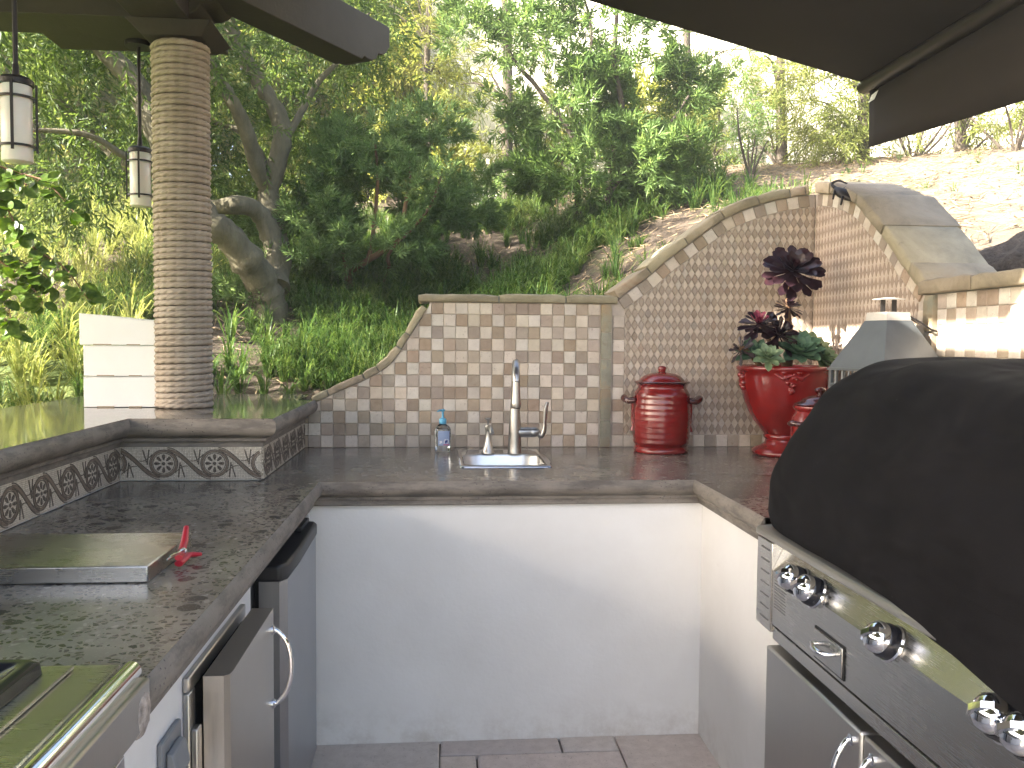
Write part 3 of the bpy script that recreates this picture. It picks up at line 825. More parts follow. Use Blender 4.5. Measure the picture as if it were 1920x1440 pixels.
# small dark animal ornament on the edge of the capping
g0 = Vector((1.640, 3.425, 1.995))
mb = MB()
ax = Vector((.25, -.80, -.55)).normalized()
body = [g0-ax*.05, g0-ax*.03, g0, g0+ax*.03, g0+ax*.052, g0+ax*.075]
mb.tube(body, [.008, .022, .029, .024, .015, .004], 10, sq=.7)
orn = thing('animal_ornament', 'small dark lizard ornament clinging to the edge of the arch capping on the right', 'ornament', g0)
part('body', mb, 'iron', orn, smooth=60)
tail = catmull([g0-ax*.045, g0-ax*.07+Vector((.0, .01, .012)), g0-ax*.055+Vector((.015, .0, .03)), g0-ax*.02+Vector((.03, 0, .032))], 4)
part('tail', MB().tube([Vector(t) for t in tail], np.linspace(.008, .003, len(tail)), 6), 'iron', orn, smooth=60)
for sgn in (-1, 1):
    for kx in (-.02, .035):
        p = g0+ax*kx; sd = Vector((.8, .1, .3))*sgn
        part('leg', MB().tube([p, p+sd*.03+Vector((0, 0, .008)), p+sd*.042+Vector((0, -.006, -.022))], [.007, .006, .004], 6), 'iron', orn, smooth=60)

# ------------------------------------------------------------------ kitchen counter
XPL, XPR, YP = -.440, .896, 2.862
LIP = .037
ctr = thing('kitchen_counter', 'U-shaped outdoor counter with polished grey aggregate top, moulded concrete edge and white plaster base', 'counter', (.2, 3.2, 0))
# sink opening
SX0, SX1, SY0, SY1 = P(857, 843, 'z', ZC)[0]+.0, P(1034, 874, 'z', ZC)[0], P(950, 877, 'z', ZC)[1], P(940, 844, 'z', ZC)[1]
hx0, hx1, hy0, hy1 = SX0+.02, SX1-.02, SY0+.02, SY1-.02
yl = YP-LIP
mb = MB(); T0 = ZC-.035
for (a, b, c, d) in ((-.60, hx0, yl, YB), (hx1, XR, yl, YB), (hx0, hx1, yl, hy0), (hx0, hx1, hy1, YB),
                     (-1.05, XPL+LIP, .2, yl), (-1.05, -.60, yl, 2.868), (XPR-LIP, XR, 2.195, yl), (1.47, XR, .3, 2.195)):
    mb.box(a, b, c, d, T0, ZC)
part('countertop', mb, 'terrazzo', ctr)
prof = [(-.01, .826), (.017, .826), (.019, .829), (.019, .843), (.0215, .845), (.0255, .8455), (.0265, .848), (.0265, .853), (.0245, .856), (.030, .859), (.041, .865), (.047, .873), (.0495, .882), (.0485, .892), (.044, .902), (.0395, .908), (LIP, .9095), (-.01, .909)]
path = [(XPR, 2.195), (XPR, YP), (XPL, YP), (XPL, .2)]
part('edge_moulding', MB().sweep(path, prof), 'mould', ctr, smooth=28)
part('base_panel', MB().box(XPL, XPR, YP, YP+.04, .0, .8275), 'stucco', ctr)
part('base_panel', MB().box(XPR, XPR+.04, .3, YP-.0005, .0, .8275), 'stucco', ctr)
FN0, FN1 = 1.985, YP-.02                      # niche of the fridge
mb = MB().box(XPL-.04, XPL, .2, FN0, 0, .8275).box(XPL-.04, XPL, FN1, YP+.04, 0, .8275)
part('base_panel', mb, 'stucco', ctr)
part('counter_body', MB().box(-1.0, -.9, .2, 3.7, 0, T0-.002).box(-.9, 1.66, 3.60, 3.70, 0, T0-.002), 'stucco', ctr)
part('broken_edge', MB().ball(P(262, 1335, 'x', -.392), .032, 9, 6, (.3, 1.0, 1.1)), 'stonechip', ctr, label='chipped patch showing pebbly aggregate')

# ------------------------------------------------------------------ raised bar
bar = thing('raised_bar', 'raised bar with polished top, rounded concrete edge and mosaic border of dark flower rings', 'bar', (-1.2, 3.2, 0))
ZB = 1.119; XM, YM, XN = -1.052, 2.868, -.596   # faces of the mosaic band
BX0, BY1 = -1.60, 4.13
mb = MB()
e = .045
for (a, b, c, d) in ((BX0, XM+e, .2, YM-e), (BX0, XN+e, YM-e, YB-.012), (BX0, -.62, YB-.012, BY1)):
    mb.box(a, b, c, d, ZB-.04, ZB)
part('bar_top', mb, 'terrazzo2', bar)
bprof = [(-.01, 1.022), (.006, 1.022), (.007, 1.038), (.017, 1.040), (.019, 1.043), (.019, 1.050), (.0165, 1.053), (.026, 1.056), (.043, 1.063), (.054, 1.074), (.059, 1.087), (.058, 1.100), (.053, 1.111), (.047, 1.1165), (.044, 1.118), (-.01, 1.118)]
part('edge_moulding', MB().sweep([(XM, .2), (XM, YM), (XN, YM), (XN, YB-.014)], [(-d, z) for d, z in bprof][::-1]), 'mould', bar, smooth=28)
mb = MB().box(BX0+.08, XM-.006, .2, YM+.006, 0, ZB-.042).box(BX0+.08, XN-.006, YM+.006, YB-.02, 0, ZB-.042).box(BX0+.08, -.66, YB-.02, BY1-.07, 0, ZB-.042)
part('bar_base', mb, 'stucco', bar)
# mosaic border tiles, one flower ring each
PR = .163; Z0m, Z1m = ZC+.004, 1.021; hM = Z1m-Z0m
def band(mb, pts, w, y0, y1):
    n = len(pts); V = []
    for i in range(n):
        t = np.array(pts[min(i+1, n-1)])-np.array(pts[max(i-1, 0)]); t = t/np.linalg.norm(t); q = np.array([-t[1], t[0]])*w/2
        a, b = np.array(pts[i])+q, np.array(pts[i])-q
        V += [(a[0], y0, a[1]), (a[0], y1, a[1]), (b[0], y1, b[1]), (b[0], y0, b[1])]
    F = [(i*4+j, i*4+4+j, i*4+4+(j+1) % 4, i*4+(j+1) % 4) for i in range(n-1) for j in range(4)]+[(0, 1, 2, 3)[::-1], tuple((n-1)*4+j for j in range(4))]
    # keep within the tile
    mb.add(V, F)
def clipx(pts, x0, x1, z0, z1):
    return [p for p in pts if x0 <= p[0] <= x1 and z0 <= p[1] <= z1]
def border_tile(x0, x1):
    """tile spans local x0..x1 about the flower centre, z 0..hM; returns meshes"""
    base = MB().box(x0+.0003, x1-.0003, -.005, .004, 0, hM)
    dk, md, lt = MB(), MB(), MB()
    zc_ = hM/2; R = .040
    def arc(r, a0, a1, n): return [(r*math.cos(math.radians(a0+(a1-a0)*i/n)), zc_+r*math.sin(math.radians(a0+(a1-a0)*i/n))) for i in range(n+1)]
    def put(mbx, pts, w, y=-.0062):
        run = []
        for p in pts:
            if x0-1e-6 <= p[0] <= x1+1e-6 and w/2 <= p[1] <= hM-w/2: run.append(p)
            else:
                if len(run) > 1: band(mbx, run, w, y, -.0048)
                run = []
        if len(run) > 1: band(mbx, run, w, y, -.0048)
    put(dk, arc(R+.005, 0, 360, 28), .0030); put(md, arc(R, 0, 360, 28), .006, -.0058); put(dk, arc(R-.0055, 0, 360, 28), .0026)
    for s in (-1, 1):
        # big diagonal band from this ring to the next one
        pts = []
        tb = (PR/2-.012)/(PR-.024)
        for i in range(73):
            t = i/72
            if s > 0: x = .012+(PR-.024)*t; z = zc_+(R+.004)*math.cos(math.pi*t)
            else: x = -(.012+(PR-.024)*t); z = zc_-(R+.004)*math.cos(math.pi*t)
            pts.append((x, z))
        put(md, pts, .0085, -.0060)
        for o in (-.0062, .0062):
            put(dk, [(p[0], p[1]+o*1.25) for p in pts], .0030)
    for s in (-1, 1):                      # tendrils and leaf sprigs
        q = [(-s*(.036+.042*t), zc_+s*(.030-.022*math.sin(t*1.9))) for t in np.linspace(0, 1.0, 12)]
        put(dk, q, .0030)
        put(dk, [(-s*(.0525-.0006*k), zc_+s*(-.004+.005*k)) for k in range(11)][:11], .0042)
        put(dk, [(-s*(.0545+.0012*k), zc_+s*(.004+.0042*k)) for k in range(11)], .0042)
    for k_ in range(8):
        a = math.pi/4*k_; c, s = math.cos(a), math.sin(a)
        pl = [(.012, -.002), (.020, -.0048), (.028, -.0048), (.031, 0), (.028, .0048), (.020, .0048), (.012, .002)]
        poly = [(c*u-s*v, zc_+s*u+c*v) for u, v in pl]
        if all(x0 < p[0] < x1 for p in poly): dk.prism([(p[0], -.0063, p[1]) for p in poly], (0, .0015, 0))
    if x0 < -.012 and x1 > .012:
        lt.prism([(p[0], -.0062, p[1]) for p in arc(.0105, 0, 324, 9)], (0, .0013, 0))
        dk.prism([(p[0], -.0068, p[1]) for p in arc(.0058, 0, 315, 7)], (0, .0014, 0))
    bm = mesh_from('border_tile', base, 'mosaic')
    pm = MB(); pm.mi = 0; pm.add(dk.V, dk.F); pm.mi = 1; pm.add(md.V, md.F); pm.mi = 2; pm.add(lt.V, lt.F)
    return bm, mesh_from('flower_inlay', pm, ['mosdark', 'mosmid', 'mosaic'])
BT = {}
def put_border(c, x0, x1, world, rot):
    key = (round(x0, 4), round(x1, 4))
    if key not in BT: BT[key] = border_tile(x0, x1)
    o = inst('border_tile', BT[key][0], bar, world, rot)
    f = bpy.data.objects.new('flower_inlay', BT[key][1]); link(f, o)
h = PR/2
cxm = [P(308, 870, 'y', YM)[0], P(308, 870, 'y', YM)[0]+PR]
for c in cxm: put_border(0, -h, h, (c, YM, Z0m), (0, 0, 0))
put_border(0, (XM+.006)-(cxm[0]-PR), h, (cxm[0]-PR, YM, Z0m), (0, 0, 0))
put_border(0, -h, XN-(cxm[1]+PR), (cxm[1]+PR, YM, Z0m), (0, 0, 0))
yc = YM-.006-h+.02
put_border(0, -h, YM-.006-yc, (XM, yc, Z0m), (0, 0, math.pi/2))
yc -= PR
while yc > .4: put_border(0, -h, h, (XM, yc, Z0m), (0, 0, math.pi/2)); yc -= PR
yc = YM+h
while yc+h < YB-.02: put_border(0, -h, h, (XN, yc, Z0m), (0, 0, math.pi/2)); yc += PR
put_border(0, -h, (YB-.018)-yc, (XN, yc, Z0m), (0, 0, math.pi/2))
# ------------------------------------------------------------------ sink, faucet, soap
def rrect(x0, x1, y0, y1, r, n=6):
    out = []
    for cx_, cy_, a0 in ((x1-r, y1-r, 0), (x0+r, y1-r, 90), (x0+r, y0+r, 180), (x1-r, y0+r, 270)):
        for k in range(n+1):
            a = math.radians(a0+90*k/n); out.append((cx_+r*math.cos(a), cy_+r*math.sin(a)))
    return out
def loops(mb, ls, close=True):
    n = len(ls[0]); V = [p for l in ls for p in l]
    F = [(i*n+j, i*n+(j+1) % n, (i+1)*n+(j+1) % n, (i+1)*n+j) for i in range(len(ls)-1) for j in range(n)]
    if close: F.append(tuple((len(ls)-1)*n+j for j in range(n)))
    mb.add(V, F)
sink = thing('bar_sink', 'small stainless drop-in sink set in the counter below the tall faucet', 'sink', ((SX0+SX1)/2, (SY0+SY1)/2, ZC))
by0, by1 = P(950, 873, 'z', ZC)[1], P(950, 852, 'z', ZC)[1]
bx0, bx1 = P(866, 862, 'z', ZC)[0], P(1022, 862, 'z', ZC)[0]
L3 = lambda l, z: [(x, y, z) for x, y in l]
mb = MB()
loops(mb, [L3(rrect(SX0, SX1, SY0, SY1, .02), ZC+.0005), L3(rrect(SX0+.001, SX1-.001, SY0+.001, SY1-.001, .02), ZC+.004), L3(rrect(SX0+.008, SX1-.008, SY0+.008, SY1-.008, .02), ZC+.006),
           L3(rrect(SX0+.016, SX1-.016, SY0+.016, SY1-.016, .018), ZC+.004), L3(rrect(bx0-.012, bx1+.012, by0-.012, by1+.012, .09), ZC+.0035), L3(rrect(bx0, bx1, by0, by1, .085), ZC+.001)], close=False)
part('sink_rim', mb, 'bright', sink, smooth=60)
mb = MB()
loops(mb, [L3(rrect(bx0, bx1, by0, by1, .085), ZC+.001), L3(rrect(bx0+.004, bx1-.004, by0+.004, by1-.004, .083), ZC-.006), L3(rrect(bx0+.010, bx1-.010, by0+.010, by1-.010, .08), ZC-.10),
           L3(rrect(bx0+.03, bx1-.03, by0+.03, by1-.03, .07), ZC-.135), L3(rrect(bx0+.08, bx1-.08, by0+.08, by1-.08, .04), ZC-.145)])
part('basin', mb, 'basin', sink, smooth=70)
part('drain', MB().lathe([(.038, .0), (.036, .004), (.02, .002), (.001, .001)], ((bx0+bx1)/2, (by0+by1)/2, ZC-.1445), 24), 'chrome', sink, smooth=50)

fc = P(965, 850, 'z', ZC+.004); fx, fy = fc[0], fc[1]
fau = thing('faucet', 'tall brushed nickel pull-down faucet with its lever on the right', 'faucet', (fx, fy, ZC+.004))
z0 = ZC+.004
prof = [(.030, 0), (.030, .004), (.0285, .012), (.027, .05), (.0255, .10), (.022, .16), (.0175, .22), (.0155, .27), (.0148, .31)]
part('body', MB().lathe(prof, (fx, fy, z0), 32), 'nickel', fau, smooth=50)
pts = [(fx, fy, z0+.30)]
for k in range(13):
    a = math.pi*k/12; pts.append((fx-.011*(1-math.cos(a))*.5, fy-.085*(1-math.cos(a))/1.0, z0+.305+.072*math.sin(a)))
part('spout', MB().tube(pts, [.0148]*3+[.0145]*9+[.0150]*2, 20), 'nickel', fau, smooth=60)
hx, hy = fx-.011, fy-.17
part('spray_head', MB().lathe([(.0150, .0), (.0152, -.012), (.0165, -.04), (.0195, -.085), (.0205, -.098), (.019, -.102), (.016, -.102)], (hx, hy, z0+.305), 28), 'nickel', fau, smooth=50)
part('nozzle', MB().lathe([(.0165, 0), (.0165, -.004), (.012, -.005)], (hx, hy, z0+.2035), 24), 'black', fau, smooth=50)
hz = z0+.088
Mx = Matrix.Rotation(math.radians(90), 3, 'Y')
part('valve_housing', MB().lathe([(.0215, .0), (.0215, .052), (.0205, .054), (.0205, .056), (.0215, .058), (.0215, .070), (.019, .082), (.012, .092), (.004, .096)], (fx+.010, fy, hz), 28, M=Mx), 'nickel', fau, smooth=50)
lv = catmull([(fx+.098, fy-.002, hz-.008), (fx+.110, fy-.004, hz-.016), (fx+.122, fy-.006, hz+.012), (fx+.124, fy-.006, hz+.055), (fx+.127, fy-.006, hz+.095), (fx+.134, fy-.006, hz+.125)], 5)
rr_ = np.interp(np.linspace(0, 1, len(lv)), [0, .25, .5, .8, 1], [.011, .0095, .0075, .0085, .005])
part('lever', MB().tube([Vector(p) for p in lv], rr_, 12, sq=1.6), 'nickel', fau, smooth=60)

dc = P(915, 850, 'z', ZC+.004)
dsp = thing('soap_dispenser', 'short brushed nickel soap dispenser built in beside the faucet', 'soap dispenser', (dc[0], dc[1], z0))
part('base', MB().lathe([(.0265, 0), (.0265, .004), (.024, .010), (.0175, .035), (.0125, .065), (.0105, .085), (.0115, .095), (.0135, .100), (.0135, .112), (.011, .117), (.005, .118)], (dc[0], dc[1], z0), 28), 'nickel', dsp, smooth=50)
part('spout', MB().tube([(dc[0], dc[1], z0+.108), (dc[0]+.006, dc[1]-.03, z0+.110), (dc[0]+.011, dc[1]-.055, z0+.100), (dc[0]+.012, dc[1]-.062, z0+.088)], [.010, .0095, .009, .0095], 16), 'nickel', dsp, smooth=50)
part('plunger', MB().lathe([(.004, 0), (.004, .016), (.008, .020), (.0135, .024), (.014, .027), (.010, .030), (.002, .031)], (dc[0], dc[1], z0+.117), 20), 'nickel', dsp, smooth=50)

bc = P(830, 846, 'z', ZC)
bot = thing('hand_soap_bottle', 'clear plastic hand soap bottle with an aqua pump and a pale blue label', 'soap bottle', (bc[0], bc[1], ZC))
bw = .0355
profile = [(.031, .0), (.033, .004), (.033, .03), (.0345, .055), (.0355, .075), (.034, .092), (.028, .104), (.019, .112), (.013, .116), (.012, .122)]
part('bottle_body', MB().lathe(profile, (bc[0], bc[1], ZC), 36, sy=.62), 'clear', bot, smooth=60)
part('soap_fill', MB().lathe([(r*.9, z+.003) for r, z in profile[:6]], (bc[0], bc[1], ZC), 30, sy=.60), mk_glass('liquid soap', (.86, .90, .92), .02), bot, smooth=60)
part('pump_collar', MB().lathe([(.0145, .116), (.0155, .118), (.0155, .136), (.012, .139), (.006, .142), (.0045, .150), (.0045, .168), (.008, .170), (.009, .177), (.004, .179)], (bc[0], bc[1], ZC), 24), 'aqua', bot, smooth=50)
part('pump_nozzle', MB().tube([(bc[0], bc[1], ZC+.173), (bc[0]-.014, bc[1]-.012, ZC+.174), (bc[0]-.022, bc[1]-.02, ZC+.170)], [.0045, .004, .003], 10), 'aqua', bot, smooth=50)
def curved(pts, zoff, dd, n=1):
    """flat print wrapped on the bottle front: pts (u,z)"""
    out = []
    for u, z in pts:
        r = np.interp(z, [p[1] for p in profile], [p[0] for p in profile])+dd
        s = max(0, 1-(u/r)**2)**.5
        out.append((bc[0]+u, bc[1]-r*.62*s, ZC+z))
    return out
def lab(u0, u1, z0_, z1_, dd, nu=8, nz=4):
    m = MB(); V = []
    for j in range(nz+1):
        V += curved([(u0+(u1-u0)*i/nu, z0_+(z1_-z0_)*j/nz) for i in range(nu+1)], 0, dd)
    return m.add(V, [(j*(nu+1)+i, j*(nu+1)+i+1, (j+1)*(nu+1)+i+1, (j+1)*(nu+1)+i) for j in range(nz) for i in range(nu)])
lb = part('front_label', lab(-.020, .0285, .026, .088, .0012), 'labelblue', bot, smooth=60)
mb = MB(); mb.add(curved([(-.016, .036), (-.012, .040), (-.015, .046), (-.002, .046), (-.002, .034), (-.006, .038), (-.010, .033)], 0, .0024), [(0, 1, 5, 6), (1, 2, 3, 5), (3, 4, 5)]); part('arrow_print', mb, 'labelwhite', lb)
mb = MB(); mb.add(curved([(.004, .034), (.022, .034), (.025, .040), (.025, .050), (.020, .054), (.008, .053), (.004, .046)], 0, .0022), [tuple(range(7))]); part('badge_print', mb, 'labelwhite', lb)
mb = MB(); mb.add(curved([(.007, .037), (.011, .041), (.008, .047), (.021, .050), (.021, .037), (.017, .040), (.013, .036)], 0, .0032), [(0, 1, 5, 6), (1, 2, 3, 5), (3, 4, 5)]); part('arrow_print', mb, 'labelnavy', lb)
part('stripe_print', lab(.003, .027, .027, .033, .0024, 6, 1), 'labelpink', lb)

# ------------------------------------------------------------------ red glazed pots
cc = (P(1240, 850, 'z', ZC)[0]+.0, 3.575)
cx0, cy0 = P(1240, 790, 'y', 3.575)[0], 3.575
crock = thing('lidded_crock', 'large red glazed crock with domed lid and two dark handles, beside the stone trim', 'crock', (cx0, cy0, ZC))
H_ = .30
prof = [(.095, 0), (.114, .002), (.117, .010), (.113, .020), (.108, .026), (.113, .036)]
for k in range(26):
    z = .04+.20*k/25; r = .1175+.006*math.sin(math.pi*(k/25))+.0012*math.sin(k*2.1); prof.append((r, z))
prof += [(.117, .250), (.109, .264), (.103, .272), (.102, .283), (.108, .290), (.1155, .296)]
part('pot_body', MB().lathe(prof, (cx0, cy0, ZC), 56), 'red', crock, smooth=60)
part('rim', MB().lathe([(.1155, .293), (.119, .297), (.1165, .302), (.108, .303), (.10, .300)], (cx0, cy0, ZC), 56), 'redrim', crock, smooth=60)
lid = part('lid', MB().lathe([(.098, .301), (.092, .310), (.078, .324), (.058, .333), (.034, .338), (.018, .340), (.014, .344), (.017, .351), (.019, .358), (.015, .364), (.006, .367), (.001, .3675)], (cx0, cy0, ZC), 48), 'red', crock, smooth=60)
for s in (-1, 1):
    a = math.radians(-12 if s > 0 else 168); d = Vector((math.cos(a), math.sin(a), 0)); t = Vector((-d.y, d.x, 0))
    c = Vector((cx0, cy0, ZC+.222))+d*.112
    pts = catmull([c-t*.045, c-t*.034+d*.028+Vector((0, 0, -.004)), c+d*.046+Vector((0, 0, .006)), c+t*.034+d*.028+Vector((0, 0, -.004)), c+t*.045], 5)
    part('handle', MB().tube([Vector(p) for p in pts], np.interp(np.linspace(0, 1, len(pts)), [0, .5, 1], [.010, .0165, .010]), 12), 'redrim', crock, smooth=60)
    part('drip_relief', MB().tube([c+d*.006, c+d*.010+Vector((0, 0, -.05)), c+d*.008+Vector((0, 0, -.11)), c+d*.010+Vector((0, 0, -.135))], [.012, .007, .006, .011], 8), 'red', crock, smooth=60)

ux, uy = P(1471, 760, 'y', 3.46)[0], 3.46
urn = thing('planter_urn', 'tall red glazed footed urn with a grape relief, holding the succulents', 'planter', (ux, uy, ZC))
prof = [(.09, 0), (.124, .002), (.129, .010), (.127, .020), (.112, .031), (.092, .040), (.078, .052), (.074, .066), (.083, .074), (.084, .082), (.080, .088), (.092, .100), (.122, .140), (.148, .185), (.168, .235), (.181, .290), (.187, .330), (.189, .348), (.195, .353), (.199, .360), (.199, .370), (.193, .375), (.184, .375), (.178, .368), (.176, .345), (.17, .33)]
part('urn_body', MB().lathe(prof, (ux, uy, ZC), 64, cap=False), 'red', urn, smooth=60)
part('potting_soil', MB().lathe([(.172, .338), (.12, .348), (.05, .352), (.001, .353)], (ux, uy, ZC), 32), 'soil', urn, smooth=60)
mb = MB(); r = random.Random(4)
def on_urn(a, z, d=0):
    rr = np.interp(z, [p[1] for p in prof[:17]], [p[0] for p in prof[:17]])+d
    return (ux+rr*math.cos(a), uy+rr*math.sin(a), ZC+z)
a0 = math.radians(-104)
for k in range(20):
    t = r.random(); z = .345-.075*t; w = .06*(1-t*.9); mb.ball(on_urn(a0+r.uniform(-w, w)*3.2, z), r.uniform(.007, .011), 8, 5)
for sg in (-1, 1):
    mb.tube([on_urn(a0, .338), on_urn(a0+sg*.20, .325), on_urn(a0+sg*.36, .345)], [.007, .010, .004], 8)
    mb.ball(on_urn(a0+sg*.16, .350), .012, 8, 5, (1.3, .7, .9))
part('grape_relief', mb, 'red', urn, smooth=60)
for sg in (0, math.pi):
    mb = MB()
    for k in range(7): mb.ball(on_urn(sg+r.uniform(-.08, .08), .335-.05*k/6), r.uniform(.010, .016), 8, 5)
    part('side_relief', mb, 'red', urn, smooth=60)

sx, sy_ = P(1537, 780, 'y', 3.02)[0], 3.02
sc_ = thing('small_lidded_crock', 'smaller red glazed crock with a knobbed lid, half hidden behind the black cover', 'crock', (sx, sy_, ZC))
prof = [(.075, 0), (.09, .003), (.092, .012), (.089, .02), (.096, .05), (.101, .11), (.102, .16), (.099, .195), (.090, .21), (.086, .218), (.093, .226), (.097, .232), (.095, .238), (.085, .240)]
part('pot_body', MB().lathe(prof, (sx, sy_, ZC), 44), 'red', sc_, smooth=60)
part('lid', MB().lathe([(.088, .239), (.092, .243), (.088, .248), (.070, .254), (.064, .262), (.045, .272), (.020, .277), (.011, .280), (.011, .285), (.018, .290), (.021, .297), (.016, .303), (.006, .306), (.001, .3065)], (sx, sy_, ZC), 40), 'redrim', sc_, smooth=60)
for sg in (-1, 1):
    a = math.radians(200 if sg < 0 else 20); d = Vector((math.cos(a), math.sin(a), 0)); t = Vector((-d.y, d.x, 0)); c = Vector((sx, sy_, ZC+.175))+d*.096
    pts = catmull([c-t*.034, c-t*.024+d*.022, c+d*.034+Vector((0, 0, .004)), c+t*.024+d*.022, c+t*.034], 5)
    part('handle', MB().tube([Vector(p) for p in pts], .010, 10), 'redrim', sc_, smooth=60)

# ------------------------------------------------------------------ succulents in the urn
def leaf_mesh(name, L, Wd, shape, cup, mat, thick=.0016, nl=7, nw=4, tip=.0):
    V = []; F = []
    for sgn in (1, -1):
        for i in range(nl+1):
            t = i/nl; w = Wd*np.interp(t, [p[0] for p in shape], [p[1] for p in shape])
            for j in range(nw+1):
                u = j/nw*2-1
                z = cup*L*t*t*.35+cup*w*abs(u)**1.7*.55+sgn*thick*(1-abs(u)**2)*(1 if t < .97 else .2)
                V.append((L*t, w*u*.5, z))
    k = (nl+1)*(nw+1)
    for i in range(nl):
        for j in range(nw):
            a = i*(nw+1)+j; q = (a, a+nw+1, a+nw+2, a+1)
            F.append(q); F.append(tuple(x+k for x in q[::-1]))
    for i in range(nl): F += [(i*(nw+1), k+i*(nw+1), k+(i+1)*(nw+1), (i+1)*(nw+1)), (i*(nw+1)+nw, (i+1)*(nw+1)+nw, k+(i+1)*(nw+1)+nw, k+i*(nw+1)+nw)]
    m = MB().add(V, F); return mesh_from(name, m, mat, smooth=True)
SPOON = [(0, .22), (.25, .26), (.5, .45), (.72, .85), (.86, 1.0), (.95, .8), (1.0, .25)]
LANCE = [(0, .35), (.3, .75), (.55, 1.0), (.8, .78), (.93, .4), (1.0, .08)]
def rosette(name, label, cat, c, axis, R, n, meshes, stem=None, smat='barko', e0=78, e1=-12, grp='succulents in the urn', seed=0, base=None, jit=.12, lmin=.3, inner=None):
    r = random.Random(seed); c = Vector(c); ax = Vector(axis).normalized()
    t = thing(name, label, cat, base or c, grp)
    X = ax.orthogonal().normalized(); Y = ax.cross(X)
    if stem: part('stem', MB().tube([Vector(p) for p in catmull(stem, 4)], np.linspace(.011, .008, (len(stem)-1)*4+1), 8), smat, t, smooth=60)
    for k in range(n):
        f = k/(n-1); a = k*2.39996+r.uniform(-.1, .1); el = math.radians(e0+(e1-e0)*f**.8)+r.uniform(-jit, jit)
        rad = X*math.cos(a)+Y*math.sin(a)
        d = rad*math.cos(el)+ax*math.sin(el)
        up = (ax*math.cos(el)-rad*math.sin(el)); sd = up.cross(d)
        M = Matrix((d, sd, up)).transposed()
        me = meshes[k % len(meshes)] if not (inner and f < .38) else inner
        s = R*(lmin+(1-lmin)*min(1, f*1.5))
        o = inst('leaf', me, t, c-ax*.012*f+rad*.006*f, M.to_euler(), (s, s, s))
    return t
dk = [leaf_mesh('leaf', 1, .36, SPOON, .25, 'aeon', .012), leaf_mesh('leaf', 1, .32, SPOON, .12, 'aeon', .012), leaf_mesh('leaf', 1, .40, SPOON, .4, 'aeon', .012)]
pk = leaf_mesh('leaf', 1, .34, SPOON, .4, 'aeonpink', .012)
gr = [leaf_mesh('leaf', 1, .55, LANCE, .5, 'echev', .035), leaf_mesh('leaf', 1, .5, LANCE, .35, 'echev', .035)]
gd = [leaf_mesh('leaf', 1, .62, LANCE, .45, 'echevd', .03), leaf_mesh('leaf', 1, .5, LANCE, .3, 'echevd', .03)]
top = P(1489, 505, 'y', 3.42); mid = P(1480, 573, 'y', 3.42); lef = P(1424, 604, 'y', 3.38); drk = P(1462, 625, 'y', 3.36)
sb = (ux+.02, uy, ZC+.35)
rosette('tree_aeonium', 'tallest dark purple aeonium rosette on a bare stem above the urn', 'succulent', top, (-.10, -.75, .62), .125, 64, dk,
        stem=[sb, (ux+.015, uy-.01, 1.42), (top[0]-.012, top[1]+.03, 1.56), (top[0], top[1]+.01, top[2]-.02)], seed=1, e1=-25, base=sb)
rosette('tree_aeonium', 'small dark purple aeonium head halfway up, reddish at its centre', 'succulent', mid, (.15, -.25, .9), .060, 48, dk,
        stem=[(ux+.0, uy, ZC+.35), (ux+.01, uy-.02, 1.40), (mid[0]-.006, mid[1]+.01, mid[2]-.05), tuple(mid)], seed=2, e0=85, e1=-42, base=(ux, uy, ZC+.35))
rosette('tree_aeonium', 'dark aeonium at the upper left of the urn with a bright pink centre', 'succulent', lef, (-.12, -.42, .85), .085, 46, dk, inner=pk,
        stem=[(ux-.06, uy-.03, ZC+.35), (ux-.08, uy-.05, 1.36), tuple(lef)], seed=3, e1=-35, base=(ux-.06, uy-.03, ZC+.35))
rosette('tree_aeonium', 'glossy dark aeonium low in the middle of the urn, leaves spread to the right', 'succulent', drk, (.35, -.6, .6), .105, 40, dk,
        stem=[(ux-.01, uy-.05, ZC+.35), (drk[0]-.01, drk[1]+.04, drk[2]-.05), tuple(drk)], seed=4, e1=-30, base=(ux-.01, uy-.05, ZC+.35))
lo = P(1386, 655, 'y', 3.40)
rosette('tree_aeonium', 'thin black aeonium sprig drooping over the left rim of the urn', 'succulent', lo, (-.8, -.3, .4), .065, 18, dk,
        stem=[(ux-.10, uy-.03, ZC+.35), (lo[0]+.03, lo[1]+.01, lo[2]), tuple(lo)], seed=5, e1=-40, base=(ux-.10, uy-.03, ZC+.35))
e1_ = P(1441, 668, 'y', 3.27)
rosette('echeveria', 'small pale green echeveria at the front rim of the urn, with pointed leaves', 'succulent', e1_, (-.1, -.65, .7), .062, 26, gr, seed=6, e1=-12, base=(e1_[0], e1_[1]+.02, ZC+.352))
e2 = P(1499, 658, 'y', 3.36)
rosette('echeveria', 'largest blue green echeveria in the centre right of the urn', 'succulent', e2, (.0, -.55, .8), .105, 32, gd, seed=7, e1=0, base=(e2[0], e2[1]+.02, ZC+.352))
e3 = P(1541, 668, 'y', 3.38)
rosette('echeveria', 'sunlit pale green echeveria hanging over the right rim of the urn', 'succulent', e3, (.45, -.5, .6), .092, 38, gr, seed=8, e1=-15, base=(e3[0]-.01, e3[1]+.02, ZC+.352))
e4 = P(1520, 650, 'y', 3.47)
rosette('echeveria', 'pale echeveria behind the others at the right side of the urn', 'succulent', e4, (.3, -.35, .9), .09, 30, gr, seed=9, e1=5, base=(e4[0], e4[1]+.02, ZC+.352))
e5 = P(1415, 662, 'y', 3.42)
rosette('echeveria', 'dull green echeveria at the left side of the urn behind the pale one', 'succulent', e5, (-.3, -.4, .8), .085, 24, gd, seed=10, e1=-5, base=(e5[0], e5[1]+.02, ZC+.352))

